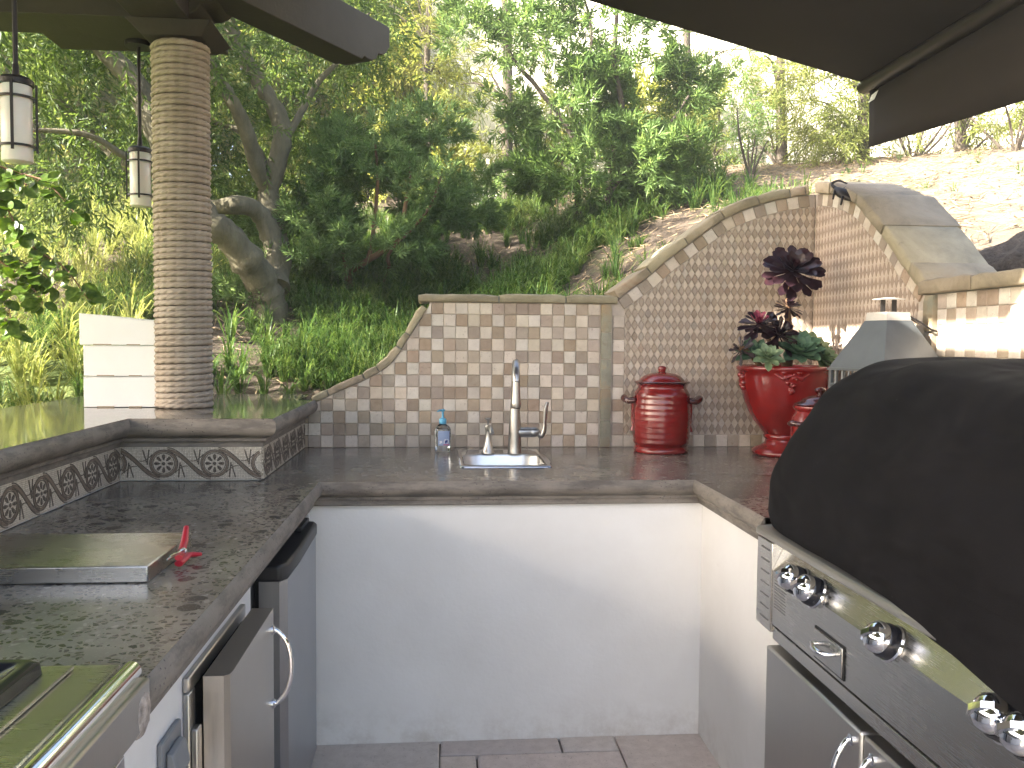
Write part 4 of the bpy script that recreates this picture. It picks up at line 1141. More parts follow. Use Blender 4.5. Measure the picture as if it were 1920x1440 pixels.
# ------------------------------------------------------------------ tin lantern behind the grill
lx, ly = 1.512, 2.80
lan = thing('tin_lantern', 'square grey tin lantern with tapered roof and wire ring, behind the covered grill', 'lantern', (lx, ly, ZC))
RZ = Matrix.Rotation(math.radians(14), 3, 'Z')
def R4(x, y, z): v = RZ @ Vector((x, y, 0)); return (lx+v.x, ly+v.y, z)
hb = .132
mb = MB()
def frus(mb, h0, z0_, h1, z1_):
    V = [R4(a*h0, b*h0, z0_) for a, b in ((-1, -1), (1, -1), (1, 1), (-1, 1))]+[R4(a*h1, b*h1, z1_) for a, b in ((-1, -1), (1, -1), (1, 1), (-1, 1))]
    mb.add(V, [(0, 3, 2, 1), (4, 5, 6, 7), (0, 1, 5, 4), (1, 2, 6, 5), (2, 3, 7, 6), (3, 0, 4, 7)])
frus(mb, hb, 1.293, .052, 1.455); part('roof', mb, 'zinc', lan)
mb = MB(); frus(mb, .050, 1.4555, .048, 1.483); part('roof_neck', mb, 'zincpale', lan)
mb = MB(); frus(mb, hb+.004, 1.284, hb+.004, 1.2925); part('eave', mb, 'zinc', lan)
for a in (-1, 1):
    for b in (-1, 1):
        mb = MB(); V = [R4(a*(hb-.006)+dx, b*(hb-.006)+dy, z) for z in (ZC+.03, 1.2835) for dx, dy in ((-.006, -.006), (.006, -.006), (.006, .006), (-.006, .006))]
        mb.add(V, [(0, 3, 2, 1), (4, 5, 6, 7), (0, 1, 5, 4), (1, 2, 6, 5), (2, 3, 7, 6), (3, 0, 4, 7)]); part('corner_post', mb, 'zinc', lan)
mb = MB(); frus(mb, hb+.006, ZC, hb+.006, ZC+.03); part('base', mb, 'zinc', lan)
for k in range(4):
    RQ = Matrix.Rotation(math.radians(14+90*k), 3, 'Z')
    def Q(x, z, y=-hb+.003):
        v = RQ @ Vector((x, y, 0)); return Vector((lx+v.x, ly+v.y, z))
    mb = MB()
    for z in (1.236, 1.215): mb.tube([Q(-hb+.01, z), Q(hb-.01, z)], .003, 6)
    for i in range(7): x = (-.75+.25*i)*hb; mb.tube([Q(x, 1.237), Q(x, 1.283)], .0045, 4)
    mb.tube([Q(-hb+.012, ZC+.035), Q(0, 1.07), Q(hb-.012, 1.213)], .003, 5); mb.tube([Q(hb-.012, ZC+.035), Q(0, 1.07), Q(-hb+.012, 1.213)], .003, 5)
    part('side_grille', mb, 'zinc', lan)
mb = MB()
for dx in (-.02, .02): mb.box(lx+dx-.007, lx+dx+.007, ly-.004, ly+.004, 1.4835, 1.526)
part('chimney', mb, 'iron', lan)
part('chimney_cap', MB().lathe([(.052, 0), (.053, .002), (.02, .006), (.001, .007)], (lx+.0, ly, 1.5265), 20), 'zincpale', lan, smooth=40)
ring = [(lx+.045, ly-.03, 1.478), (lx+.095, ly-.04, 1.447), (lx+.125, ly-.05, 1.425), (lx+.165, ly-.03, 1.418), (lx+.175, ly-.0, 1.424), (lx+.12, ly+.0, 1.443), (lx+.06, ly+.0, 1.473)]
part('ring_handle', MB().tube(ring, .0035, 8), 'iron', lan, smooth=60)
mb = MB(); mb.add([(lx+.05, ly-.028, 1.480), (lx+.118, ly-.046, 1.432), (lx+.118, ly-.004, 1.441), (lx+.056, ly+.0, 1.480)], [(0, 1, 2, 3)])
mb = MB().prism([(lx+.05, ly-.028, 1.478), (lx+.118, ly-.046, 1.430), (lx+.118, ly-.004, 1.439), (lx+.056, ly+.0, 1.478)], (0, 0, .002)); part('lifting_tab', mb, 'zinc', lan)

# ------------------------------------------------------------------ grill
GY0, GY1 = .55, 2.176
grill = thing('gas_grill', 'built-in stainless gas grill with chrome knobs along its sloping control panel', 'grill', (1.15, 1.4, .64))
GX0 = .835
mb = MB().prism([(GX0, GY0, .664), (GX0, GY0, .800), (.868, GY0, .868), (1.45, GY0, .868), (1.45, GY0, .664)], (0, GY1-.100-GY0, 0))
part('control_panel', mb, 'steelh', grill)
part('firebox', MB().box(.872, 1.452, GY0, GY1-.006, .8685, .915), 'steelh', grill)
part('top_rail', MB().prism([(.826, GY0, .876), (.827, GY0, .889), (.832, GY0, .894), (.871, GY0, .897), (.871, GY0, .869), (.834, GY0, .871)], (0, GY1-.001-GY0, 0)), 'dullsteel', grill, bevel=.003)
part('end_cap', MB().prism([(.832, GY1-.099, .640), (.832, GY1-.099, .80), (.833, GY1-.099, .868), (1.45, GY1-.099, .868), (1.45, GY1-.099, .640)], (0, .098, 0)), 'steelh', grill, bevel=.002)
mb = MB()
for k in range(7):
    z = .665+.03*k; mb.box(.8308, .8319, GY1-.085, GY1-.030, z, z+.003)
part('vent_slots', mb, 'print', grill)
part('lower_rail', MB().box(.838, .87, GY0, GY1-.1005, .624, .656), 'steelh', grill, bevel=.002)
mb = MB()
r = random.Random(2)
for k in range(11):
    z = .785-.0075*k; mb.box(GX0-.0006, GX0, 1.985+r.uniform(0, .012), 2.062, z, z+.0022)
part('warning_print', mb, 'print', grill, label='block of fine grey warning print')
mb = MB()
for y in (1.905, 1.60, 1.25, 1.17): mb.box(GX0-.0006, GX0, y-.022, y, .785, .789)
part('knob_marks', mb, 'print', grill)
# drawer
DY0, DY1, DZ0, DZ1 = 1.684, 1.818, .676, .740
dr = part('drawer', MB().box(GX0-.006, GX0-.0005, DY0, DY1, DZ0, DZ1), 'steelh', grill, bevel=.002)
part('drawer_gap', MB().box(GX0-.0022, GX0-.0004, DY0-.004, DY1+.004, DZ0-.004, DZ1+.004), 'dark', grill)
hyc = (DY0+DY1)/2+.01
part('handle', MB().tube([(GX0-.005, hyc+.034, .712), (GX0-.022, hyc+.031, .712), (GX0-.027, hyc+.01, .711), (GX0-.027, hyc-.02, .711), (GX0-.022, hyc-.031, .711), (GX0-.005, hyc-.034, .711)], [.004, .006, .007, .007, .006, .004], 12), 'chrome', dr, smooth=60)
# knobs: chrome bezel with a dark skirt and a domed, flatted grip
tilt = math.atan2(.868-.800, .868-GX0)
ndir = Vector((-math.sin(tilt), 0, math.cos(tilt)))
def knob_parts():
    bz = MB()
    bz.lathe([(.036, 0), (.037, .003), (.0345, .006)], n=32)
    sk = MB().lathe([(.0335, .003), (.0335, .020), (.031, .025)], n=32)
    gp = MB()
    gp.lathe([(.030, .022), (.0305, .034), (.027, .044), (.018, .051), (.008, .0535), (.001, .054)], n=32)
    rd = MB().prism([(-.0305, -.005, .030), (.0305, -.005, .030), (.027, -.005, .050), (.012, -.005, .060), (-.012, -.005, .060), (-.027, -.005, .050)], (0, .010, 0))
    return [mesh_from('bezel', bz, 'chrome', smooth=50), mesh_from('skirt', sk, 'blackgloss', smooth=50), mesh_from('grip', gp, 'chrome', smooth=60), mesh_from('grip_ridge', rd, 'chrome')]
KM = knob_parts()
yk = [P(1476, 1083, 'x', .808)[1], P(1506, 1103, 'x', .808)[1], P(1642, 1200, 'x', .808)[1], P(1852, 1350, 'x', .808)[1], P(1908, 1392, 'x', .808)[1], .84]
Mk = Matrix((Vector((0, 1, 0)), ndir.cross(Vector((0, 1, 0))), ndir)).transposed()
for y in yk:
    base = Vector((GX0+.0060, y, .800+.0124))+ndir*.001
    kb = inst('knob', KM[0], grill, base, (Mk @ Matrix.Rotation(math.radians(35), 3, 'Z')).to_euler())
    for nme, me in zip(('skirt', 'grip', 'grip_ridge'), KM[1:]):
        link(bpy.data.objects.new(nme, me), kb)

# fabric cover, draped over the closed hood
def cover():
    prof = [(.846, .893), (.837, .935), (.836, 1.00), (.850, 1.055), (.882, 1.115), (.925, 1.185), (.972, 1.25), (1.02, 1.298), (1.075, 1.324), (1.14, 1.334), (1.25, 1.338), (1.36, 1.335), (1.42, 1.318), (1.455, 1.27), (1.465, 1.15), (1.466, 1.0), (1.466, .936)]
    pc = catmull(prof, 4); ys = np.r_[np.linspace(.5, 2.0, 70), np.linspace(2.01, 2.165, 14)]
    c = np.array([1.16, 1.05]); V = []
    for y in ys:
        f = 1.0
        if y > 2.0: t = (y-2.0)/.17; f = 1-.16*(1-math.sqrt(max(0, 1-t*t)))
        for p in pc:
            q = c+(p-c)*np.array([1-.5*(1-f), f]); q[1] = max(q[1], p[1] if p[1] < .95 else .92)
            n = mnoise.noise(Vector((q[0]*3.0, y*2.2, q[1]*3.0)))*.010+mnoise.noise(Vector((q[0]*2+9, y*9, q[1]*11)))*.005
            n += .007*math.sin(y*19+q[0]*6+3*mnoise.noise(Vector((q[0]*3, y*3, 1))))*max(0, q[1]-1.29)/.04+.005*math.sin(q[1]*60+y*4)*max(0, y-1.9)
            d = (p-c)/np.linalg.norm(p-c); droop = max(0, (1.75-y))*.055 if p[1] < .96 and p[0] < 1 else 0
            V.append((q[0]+d[0]*n-droop*.9, y+n*.5, q[1]+d[1]*n-droop))
    m = len(pc); F = [(i*m+j, i*m+j+1, (i+1)*m+j+1, (i+1)*m+j) for i in range(len(ys)-1) for j in range(m-1)]
    F.append(tuple((len(ys)-1)*m+j for j in range(m)))
    return MB().add(V, F)
cov = solo('grill_cover', cover(), 'cover', 'black fabric cover draped over the hood of the gas grill', 'cover', (1.15, 1.4, .93), smooth=True)
# doors below the grill
cab = thing('cabinet_doors', 'pair of stainless access doors built in below the gas grill on the right', 'cabinet door', (XPR, 1.4, .1))
DX = .826
part('door_frame', MB().box(.882, XPR-.0005, .66, 2.095, .10, .617), 'steeld', cab)
for (a, b, hy_) in ((1.590, 2.085, 1.625), (1.085, 1.580, 1.54)):
    d_ = part('door', MB().box(DX, DX+.056, a, b, .11, .606), 'steeld', cab, bevel=.006)
    part('handle', MB().tube(catmull([(DX+.002, hy_, .575), (DX-.012, hy_, .572), (DX-.034, hy_, .53), (DX-.036, hy_, .49), (DX-.030, hy_, .45), (DX-.010, hy_, .418), (DX+.002, hy_, .415)], 4), .0062, 10), 'chrome', d_, smooth=60)
    for z in (.575, .415): part('handle_rosette', MB().lathe([(.012, 0), (.012, .004), (.008, .006)], (DX, hy_, z), 16, M=Matrix.Rotation(math.radians(-90), 3, 'Y')), 'chrome', d_, smooth=50)

# ------------------------------------------------------------------ fridge, access door, outlet
fr = thing('mini_fridge', 'undercounter fridge with a stainless door and black top, in the far left corner', 'fridge', (-.7, 2.48, .0))
part('fridge_body', MB().box(-.89, -.482, 2.02, 2.80, .02, .815), 'black', fr, bevel=.004)
part('door', MB().prism([(-.470, 2.215, .06), (-.418, 2.215, .06), (-.402, 2.245, .06), (-.398, 2.40, .06), (-.402, 2.74, .06), (-.412, 2.765, .06), (-.470, 2.77, .06)], (0, 0, .690)), 'fridge', fr, smooth=25)
part('door_gasket', MB().box(-.4815, -.4705, 2.225, 2.765, .06, .75), 'dark', fr)
part('top_trim', MB().prism([(-.48, 2.21, .7505), (-.415, 2.21, .7505), (-.399, 2.245, .7505), (-.395, 2.40, .7505), (-.399, 2.745, .7505), (-.41, 2.772, .7505), (-.48, 2.775, .7505)], (0, 0, .042)), 'black', fr, bevel=.008, seg=3)
part('hinge_cover', MB().box(-.47, -.425, 2.60, 2.76, .793, .806), 'black', fr, bevel=.003)
part('toe_vent', MB().box(-.475, -.43, 2.22, 2.77, .005, .055), 'black', fr)

ad = thing('access_door', 'stainless access door with a curved chrome handle, under the left counter next to the fridge', 'cabinet door', (XPL, 1.68, .15))
AF = XPL+.0125
mb = MB()
FY0, FY1, FZ0, FZ1 = 1.465, 1.882, .14, .797
part('door_frame', mb.box(XPL+.0005, AF, FY0, FY1, FZ1-.028, FZ1).box(XPL+.0005, AF, FY0, FY1, FZ0, FZ0+.028).box(XPL+.0005, AF, FY0, FY0+.035, FZ0+.028, FZ1-.028).box(XPL+.0005, AF, FY1-.03, FY1, FZ0+.028, FZ1-.028), 'steeld', ad, bevel=.003)
part('door_opening', MB().box(XPL+.0006, XPL+.003, FY0+.035, FY1-.03, FZ0+.028, FZ1-.028), 'dark', ad)
d_ = part('door', MB().prism([(-.415, 1.502, .165), (-.380, 1.502, .165), (-.371, 1.511, .165), (-.369, 1.525, .165), (-.369, 1.885, .165), (-.415, 1.885, .165)], (0, 0, .785-.165)), 'steeld', ad, smooth=30)
part('hinge_plate', MB().box(AF+.0003, AF+.012, FY0+.004, FY0+.03, .16, .705), 'steeld', ad, bevel=.003)
hy_ = 1.868
part('handle', MB().tube(catmull([(-.370, hy_, .742), (-.356, hy_, .738), (-.336, hy_, .71), (-.328, hy_, .66), (-.336, hy_, .61), (-.356, hy_, .582), (-.370, hy_, .578)], 5), .0055, 12), 'chrome', d_, smooth=60)
for z in (.742, .578): part('handle_rosette', MB().lathe([(.011, 0), (.011, .004), (.007, .007)], (-.3688, hy_, z), 16, M=Matrix.Rotation(math.radians(90), 3, 'Y')), 'chrome', d_, smooth=50)

ou = thing('outlet_cover', 'grey weatherproof outlet cover on the white plaster at the lower left', 'outlet', (XPL, 1.38, .69))
part('cover_plate', MB().box(XPL+.0005, XPL+.010, 1.332, 1.428, .60, .745), 'greyplastic', ou, bevel=.003)
for z in (.700, .640):
    part('flip_lid', MB().prism([(XPL+.0105, 1.345, z-.024), (XPL+.030, 1.345, z-.020), (XPL+.022, 1.345, z+.020), (XPL+.0105, 1.345, z+.024)], (0, .066, 0)), 'greyplastic', ou, bevel=.003)

# ------------------------------------------------------------------ side burner
bu = thing('side_burner', 'stainless drop-in side burner with a black lid, at the near end of the left counter', 'side burner', (-.7, .9, ZC))
part('tray', MB().box(-.98, -.425, .45, 1.156, ZC+.001, ZC+.030), 'steel', bu, bevel=.004)
part('front_rail', MB().tube([(-.412, .45, ZC+.020), (-.412, 1.154, ZC+.020)], .0135, 20), 'bright', bu, smooth=60)
part('front_apron', MB().box(-.4045, -.386, .45, 1.150, .862, ZC+.014), 'steeld', bu, bevel=.004)
part('inner_ledge', MB().box(-.97, -.478, .50, 1.138, ZC+.0305, ZC+.036), 'steel', bu, bevel=.002)
mb = MB()
loops(mb, [L3(rrect(-.95, -.503, .56, 1.160-.04, .02), ZC+.037), L3(rrect(-.95, -.505, .562, 1.160-.042, .02), ZC+.052), L3(rrect(-.94, -.515, .572, 1.160-.052, .018), ZC+.056), L3(rrect(-.93, -.528, .585, 1.160-.064, .014), ZC+.053), L3(rrect(-.92, -.545, .60, 1.160-.08, .012), ZC+.045)])
part('black_lid', mb, 'blackgloss', bu, smooth=50)
kb = P(212, 1372, 'x', -.385)
part('ignition_bracket', MB().box(-.40, -.388, kb[1]-.03, kb[1]+.045, .83, .861), 'bright', bu, bevel=.003)
part('control_knob', MB().lathe([(.026, 0), (.026, .016), (.022, .022), (.001, .023)], (-.385, .90, .855), 24, M=Matrix.Rotation(math.radians(90), 3, 'Y')), 'black', bu, smooth=50)
part('control_knob', MB().lathe([(.032, 0), (.034, .014), (.030, .024), (.001, .026)], (-.385, 1.03, .815), 24, M=Matrix.Rotation(math.radians(90), 3, 'Y')), 'black', bu, smooth=50)

# stainless lid lying on the counter and the clamp against it
tr = thing('stainless_lid', 'flat rectangular stainless burner cover lying on the left counter', 'lid', (-.78, 1.79, ZC))
mb = MB().box(-1.02, -.556, 1.650, 1.938, ZC+.0005, ZC+.033)
part('lid_panel', mb, 'steel', tr, bevel=.0025)
cl = thing('spring_clamp', 'small red-handled spring clamp leaning on the edge of the stainless lid', 'clamp', (-.53, 1.79, ZC))
pv = Vector(P(343, 1041, 'z', ZC+.016))
h1 = Vector(P(351, 1008, 'z', ZC+.03)); h2 = Vector(P(377, 1039, 'z', ZC+.012)); tp = Vector(P(313, 1052, 'z', ZC+.020)); b2 = Vector(P(335, 1057, 'z', ZC+.010))
h1 = pv+(h1-pv).normalized()*.085+Vector((0, 0, .03))
part('handle', MB().tube([b2+Vector((0, 0, .012)), pv+Vector((-.004, 0, .004)), pv.lerp(h1, .5), h1], [.008, .0085, .008, .0055], 10, sq=.7), 'redplastic', cl, smooth=60)
part('handle', MB().tube([b2, pv.lerp(h2, .3), pv.lerp(h2, .7), h2], [.009, .0085, .0075, .0055], 10, sq=.7), 'redplastic', cl, smooth=60)
part('jaw', MB().tube([pv+Vector((0, 0, .006)), tp+Vector((0, 0, .003))], [.0030, .0024], 8), 'chrome', cl, smooth=60)
part('jaw', MB().tube([pv+Vector((0, .004, .010)), tp+Vector((.004, .006, .008))], [.0026, .002], 8), 'chrome', cl, smooth=60)
sp = []
for k in range(33): a = k*.8; sp.append(pv+Vector((.006*math.cos(a), -.006+k*.0004, .008+.006*math.sin(a))))
part('spring', MB().tube(sp, .0012, 5), 'chrome', cl, smooth=60)

# ------------------------------------------------------------------ boxes on the bar
bxl = (P(157, 764, 'z', ZB)[0], P(294, 764, 'z', ZB)[0])
for k, (x0, x1, z, hl, hr, lbl) in enumerate((
        (bxl[0], bxl[1], ZB, .112, .114, 'bottom white cardboard box of the three stacked by the rope post'),
        (bxl[0]+.001, bxl[1]+.0005, ZB+.1165, .112, .113, 'middle white cardboard box of the three stacked by the rope post'),
        (bxl[0]-.012, bxl[1]-.002, ZB+.232, .116, .090, 'top white cardboard box of the stack, its lid sagging to the right'))):
    yb0 = P(225, 764, 'z', ZB)[1]
    b_ = thing('cardboard_box', lbl, 'box', ((x0+x1)/2, yb0+.09, z), 'white boxes stacked on the bar')
    dep = .19; t = .002
    sag = hr if k == 2 else hl
    mb = MB().prism([(x0, yb0, z+.0015), (x1, yb0, z+.0015), (x1, yb0, z+hr), (x0+(x1-x0)*.45, yb0, z+(hl+hr)/2+.003*(k == 2)), (x0, yb0, z+hl)], (0, dep, 0))
    part('box_body', mb, 'cardboard', b_, bevel=.002)
    for u0, u1 in ((.18, .42), (.62, .80)): part('tuck_tab', MB().box(x0+(x1-x0)*u0, x0+(x1-x0)*u1, yb0-.0012, yb0-.0002, z+.0005, z+.005), 'cardedge', b_)
    mb = MB().prism([(x0-.001, yb0-.0015, z+hl+.0003), (x0+(x1-x0)*.45, yb0-.0015, z+(hl+hr)/2+.003*(k == 2)+.0003), (x1+.001, yb0-.0015, z+hr+.0003), (x1+.001, yb0-.0015, z+hr+.0022), (x0+(x1-x0)*.45, yb0-.0015, z+(hl+hr)/2+.003*(k == 2)+.0022), (x0-.001, yb0-.0015, z+hl+.0022)], (0, dep, 0))
    part('box_lid', mb, 'cardboard', b_)
# ------------------------------------------------------------------ rope-wrapped post
pxc, pyc, prd = -.972, 3.31, .0935
ZPT = 2.462
post = thing('rope_post', 'round post wrapped from bar to beam in tan sisal rope', 'post', (pxc, pyc, ZB))
part('post_core', MB().lathe([(prd-.006, ZB+.0005), (prd-.006, ZPT+.02)], (pxc, pyc, 0), 40), 'ropecore', post, smooth=60)
pitch = .0213; turns = (ZPT-ZB-.02)/pitch+1; seg = 84; n = int(turns*seg); ns = 6
th_ = 2*np.pi*np.arange(n+1)/seg
wob = .0009*np.sin(th_*.37)+.0008*np.sin(th_*.113+2)
zc_ = ZB+.0118+pitch*np.maximum(0, th_/(2*np.pi)-1)+.0011*np.sin(th_*.61)
phs = 2*np.pi*np.arange(ns)/ns
Vs, Fs, o_ = [], [], 0
for k in range(3):                             # three strands laid up into one rope
    tw = th_*prd/.098*2*np.pi+k*2*np.pi/3
    rr_ = .0034
    cr_ = prd+wob+rr_*np.cos(tw); cz_ = zc_+rr_*np.sin(tw)
    ca, sa = np.cos(th_), np.sin(th_)
    rs = .0082
    ring = cr_[:, None]+rs*np.cos(phs)[None, :]
    V = np.stack([ring*ca[:, None], ring*sa[:, None], cz_[:, None]+rs*np.sin(phs)[None, :]], -1).reshape(-1, 3)
    i_ = (np.arange(n)[:, None]*ns+np.arange(ns)[None, :]).ravel(); j_ = (np.arange(n)[:, None]*ns+(np.arange(ns)[None, :]+1) % ns).ravel()
    Vs.append(V); Fs.append(np.stack([i_, j_, j_+ns, i_+ns], 1)+o_); o_ += len(V)
Vr = np.concatenate(Vs)+np.array([pxc, pyc, 0])-np.array(ORG[post.name])
link(bpy.data.objects.new('rope_wrap', tri_mesh('rope_wrap', Vr, np.concatenate(Fs), 'rope', True)), post)

# ------------------------------------------------------------------ pergola
pg = thing('pergola', 'dark timber pergola overhead with its carved rafter end at the top left', 'pergola', (-2, 1, 2.46))
mb = MB()
def frb(mb, h0, z0_, h1, z1_):
    V = [(pxc+a*h0, pyc+b*h0, z0_) for a, b in ((-1, -1), (1, -1), (1, 1), (-1, 1))]+[(pxc+a*h1, pyc+b*h1, z1_) for a, b in ((-1, -1), (1, -1), (1, 1), (-1, 1))]
    mb.add(V, [(0, 3, 2, 1), (4, 5, 6, 7), (0, 1, 5, 4), (1, 2, 6, 5), (2, 3, 7, 6), (3, 0, 4, 7)])
frb(mb, .105, 2.464, .150, 2.509)
part('post_cap', mb, 'wood', pg, bevel=.004)
def corbel_beam(p0, p1, w, h, zb, end1=True):
    """horizontal beam p0->p1 (plan), with a stepped ogee cut at p1"""
    p0, p1 = Vector((*p0, 0)), Vector((*p1, 0)); d = (p1-p0); Ln = d.length; d.normalize(); s = Vector((d.y, -d.x, 0))
    pr = [(0, 0), (Ln, 0), (Ln, h), (0, h)]
    if end1: pr = [(0, 0), (Ln-.20, 0), (Ln-.185, .018), (Ln-.165, .012), (Ln-.13, .014), (Ln-.10, .032), (Ln-.085, .058), (Ln-.060, .060), (Ln-.030, .075), (Ln, .112), (Ln, h), (0, h)]
    return MB().prism([p0+d*a-s*w/2+Vector((0, 0, zb+b)) for a, b in pr], s*w)
part('beam', corbel_beam((-4.6, 3.27), (-.775, 3.27), .20, .23, 2.5100), 'wood2', pg, bevel=.004)
part('beam_plate', MB().box(-1.50, -.86, 3.375, 3.56, 2.515, 2.558), 'wood2', pg, bevel=.003)
part('beam', MB().box(-1.10, -.90, -2.2, 3.168, 2.5100, 2.75), 'wood', pg, bevel=.004)
for y in (-2.0, -.9, .2, 1.3, 2.4):
    part('rafter', MB().box(-4.6, -.70, y-.045, y+.045, 2.7505, 2.798), 'wood', pg, bevel=.003)
tipR = P(712, 62, 'z', 2.72)
dr_ = Vector((.53, .85, 0)).normalized()
p1 = (-.305, 3.985); p0 = (p1[0]-dr_.x*1.55, p1[1]-dr_.y*1.55)
part('hip_rafter', corbel_beam(p0, p1, .15, .20, 2.585), 'wood2', pg, bevel=.004)
XRF = -.655
k = 0
y = -2.2
while y < 3.08:
    w = .2; part('roof_board', MB().box(-4.6, XRF, y, y+w-.004, 2.80, 2.828), 'wood', pg); y += w
part('sun_block_board', MB().box(XRF+.001, .25, 3.03, 3.32, 2.80, 2.828), 'wood', pg)  # unseen board added to block sun coming through the roof gap

# hanging lanterns
def lantern(px, pyb, y, top, lbl):
    c = P(px, pyb, 'y', y); x, zb = c[0], c[2]
    t = thing('hanging_lantern', lbl, 'lantern', (x, y, zb), 'cylinder lanterns hanging from the pergola')
    hgt, r = .208, .0385
    part('glass_shade', MB().lathe([(r-.002, 0), (r, .002), (r, hgt-.006), (r-.002, hgt-.004)], (x, y, zb), 28), 'frost', t, smooth=50)
    part('top_cap', MB().lathe([(r+.006, hgt-.003), (r+.006, hgt+.010), (r-.004, hgt+.018), (.010, hgt+.021), (.008, hgt+.05), (.007, hgt+.055)], (x, y, zb), 24), 'iron', t, smooth=40)
    part('rod', MB().tube([(x, y, zb+hgt+.05), (x, y, top)], .0068, 8), 'iron', t, smooth=60)
    for z in (.038, .168):
        part('band', MB().lathe([(r+.004, z), (r+.0085, z), (r+.0085, z+.006), (r+.004, z+.006), (r+.004, z)], (x, y, zb), 28, cap=False), 'iron', t, smooth=40)
    for k in range(4):
        a = math.radians(-78+90*k); d = Vector((math.cos(a), math.sin(a), 0)); s = Vector((-d.y, d.x, 0)); c0 = Vector((x, y, zb))+d*(r+.0105)
        part('upright', MB().obox(c0+Vector((0, 0, .118)), s*.0035, d*.0025, Vector((0, 0, .092))), 'iron', t)
    part('canopy', MB().lathe([(.05, top-.018), (.05, top-.0005)], (x, y, 0), 20), 'iron', t, smooth=40)
lantern(33, 304, 2.45, 2.80, 'larger and nearer frosted cylinder lantern with iron bands, at the left edge of the picture')
lantern(264, 387, 3.45, 2.515, 'smaller frosted cylinder lantern hanging right beside the rope post')

# ------------------------------------------------------------------ awning
aw = thing('awning', 'dark brown retractable canvas awning with a hanging valance, at the top right', 'awning', (1.65, 3.3, 2.4))
AY0, AY1 = 1.45, 3.50
C = P(1618, 155, 'y', AY1); SL = (P(1100, 0, 'y', AY1)[2]-C[2])/(C[0]-P(1100, 0, 'y', AY1)[0])
zaw = lambda x: C[2]+SL*(C[0]-x)
XAW = -1.086
mb = MB()
V = []; nxw, nyw = 26, 30
for s in (0, .003):
    for j in range(nyw+1):
        y = AY0+(AY1-AY0)*j/nyw
        for i in range(nxw+1):
            x = XAW+(C[0]-XAW)*i/nxw; t = i/nxw
            V.append((x, y, zaw(x)-.018*math.sin(math.pi*t)*math.sin(math.pi*min(1, (AY1-y)/.6)*.5)+s))
K = (nxw+1)*(nyw+1); F = []
for j in range(nyw):
    for i in range(nxw):
        a = j*(nxw+1)+i; q = (a, a+1, a+nxw+2, a+nxw+1); F.append(q[::-1]); F.append(tuple(v+K for v in q))
for i in range(nxw): F += [(nyw*(nxw+1)+i, nyw*(nxw+1)+i+1, K+nyw*(nxw+1)+i+1, K+nyw*(nxw+1)+i)]
part('canvas', MB().add(V, F), 'awning', aw, smooth=60)
part('front_bar', MB().tube([(C[0]+.016, AY0, C[2]-.016), (C[0]+.016, AY1+.012, C[2]-.016)], .038, 18, sq=.75), 'awnmetal', aw, smooth=40)
vb = P(1631, 277, 'y', AY1)
V = []
for j in range(41):
    y = AY0+(AY1-.006-AY0)*j/40
    for k in range(5):
        t = k/4; V.append((C[0]+.026+(vb[0]-C[0]-.030)*t+.004*math.sin(y*5)*t, y, (C[2]-.038)+(vb[2]-.075*(AY1-y)-(C[2]-.038))*t))
F = [(j*5+k, (j+1)*5+k, (j+1)*5+k+1, j*5+k+1) for j in range(40) for k in range(4)]
v_ = part('valance', MB().add(V, F), 'awning', aw, smooth=60)
so_ = v_.modifiers.new('thickness', 'SOLIDIFY'); so_.thickness = .003
part('care_label', MB().prism([(C[0]+.021, AY1-.012, C[2]-.085), (C[0]+.022, AY1-.055, C[2]-.083), (C[0]+.022, AY1-.085, C[2]-.055), (C[0]+.021, AY1-.035, C[2]-.060)], (.002, 0, 0)), 'cardboard', aw)
part('wall_box', MB().box(XAW-.05, XAW+.05, AY0, AY1, zaw(XAW)+.04, zaw(XAW)+.14), 'awnmetal', aw, bevel=.01)
e0 = Vector((C[0]-.03, 2.35, C[2]-.03)); e1 = Vector((C[0]-.75, 1.60, zaw(C[0]-.75)-.06)); e2 = Vector((XAW, 2.2, zaw(XAW)-.03))
part('folding_arm', MB().tube([e0, e1], .022, 10, sq=.8).tube([e1, e2], .026, 10, sq=.8), 'awnmetal', aw, smooth=50)
part('arm_joint', MB().ball(e1, .035, 12, 8).ball(e0, .032, 12, 8), 'awnmetal', aw, smooth=60)
# ------------------------------------------------------------------ perimeter wall on the ridge
cw = thing('boundary_wall', 'long cream plastered boundary wall along the top of the slope, dappled with tree shade', 'wall', (4, 8, 3))
wp = [Vector((-2.2, 10.3, 0)), Vector((4.4, 8.15, 0)), Vector((13.5, 5.0, 0))]
for a, b in zip(wp[:-1], wp[1:]):
    d = (b-a).normalized(); q = Vector((-d.y, d.x, 0))
    part('wall_panel', MB().prism([a+Vector((0, 0, 2.2)), b+Vector((0, 0, 2.2)), b+Vector((0, 0, 5.3)), a+Vector((0, 0, 5.3))], q*.2), 'cream', cw)
    part('wall_coping', MB().prism([a-q*.04+Vector((0, 0, 5.3005)), b-q*.04+Vector((0, 0, 5.3005)), b-q*.04+Vector((0, 0, 5.38)), a-q*.04+Vector((0, 0, 5.38))], q*.28), 'cream', cw)

def G(px, y):
    """a point of the ground under image column px at depth y"""
    q = P(px, 645, 'y', y); return np.array([q[0], y, float(th(q[0], y))])
def ray_ground(px, py):
    o = np.array([0, 0, CAMH]); d = CR.T @ np.array([(px-960)/FPX, (py-720)/FPX, 1.0])
    for t in np.arange(3.9, 30, .03):
        q = o+d*t
        if q[1] > 3.97 and q[2] <= float(th(q[0], q[1])): return q
    return o+d*9

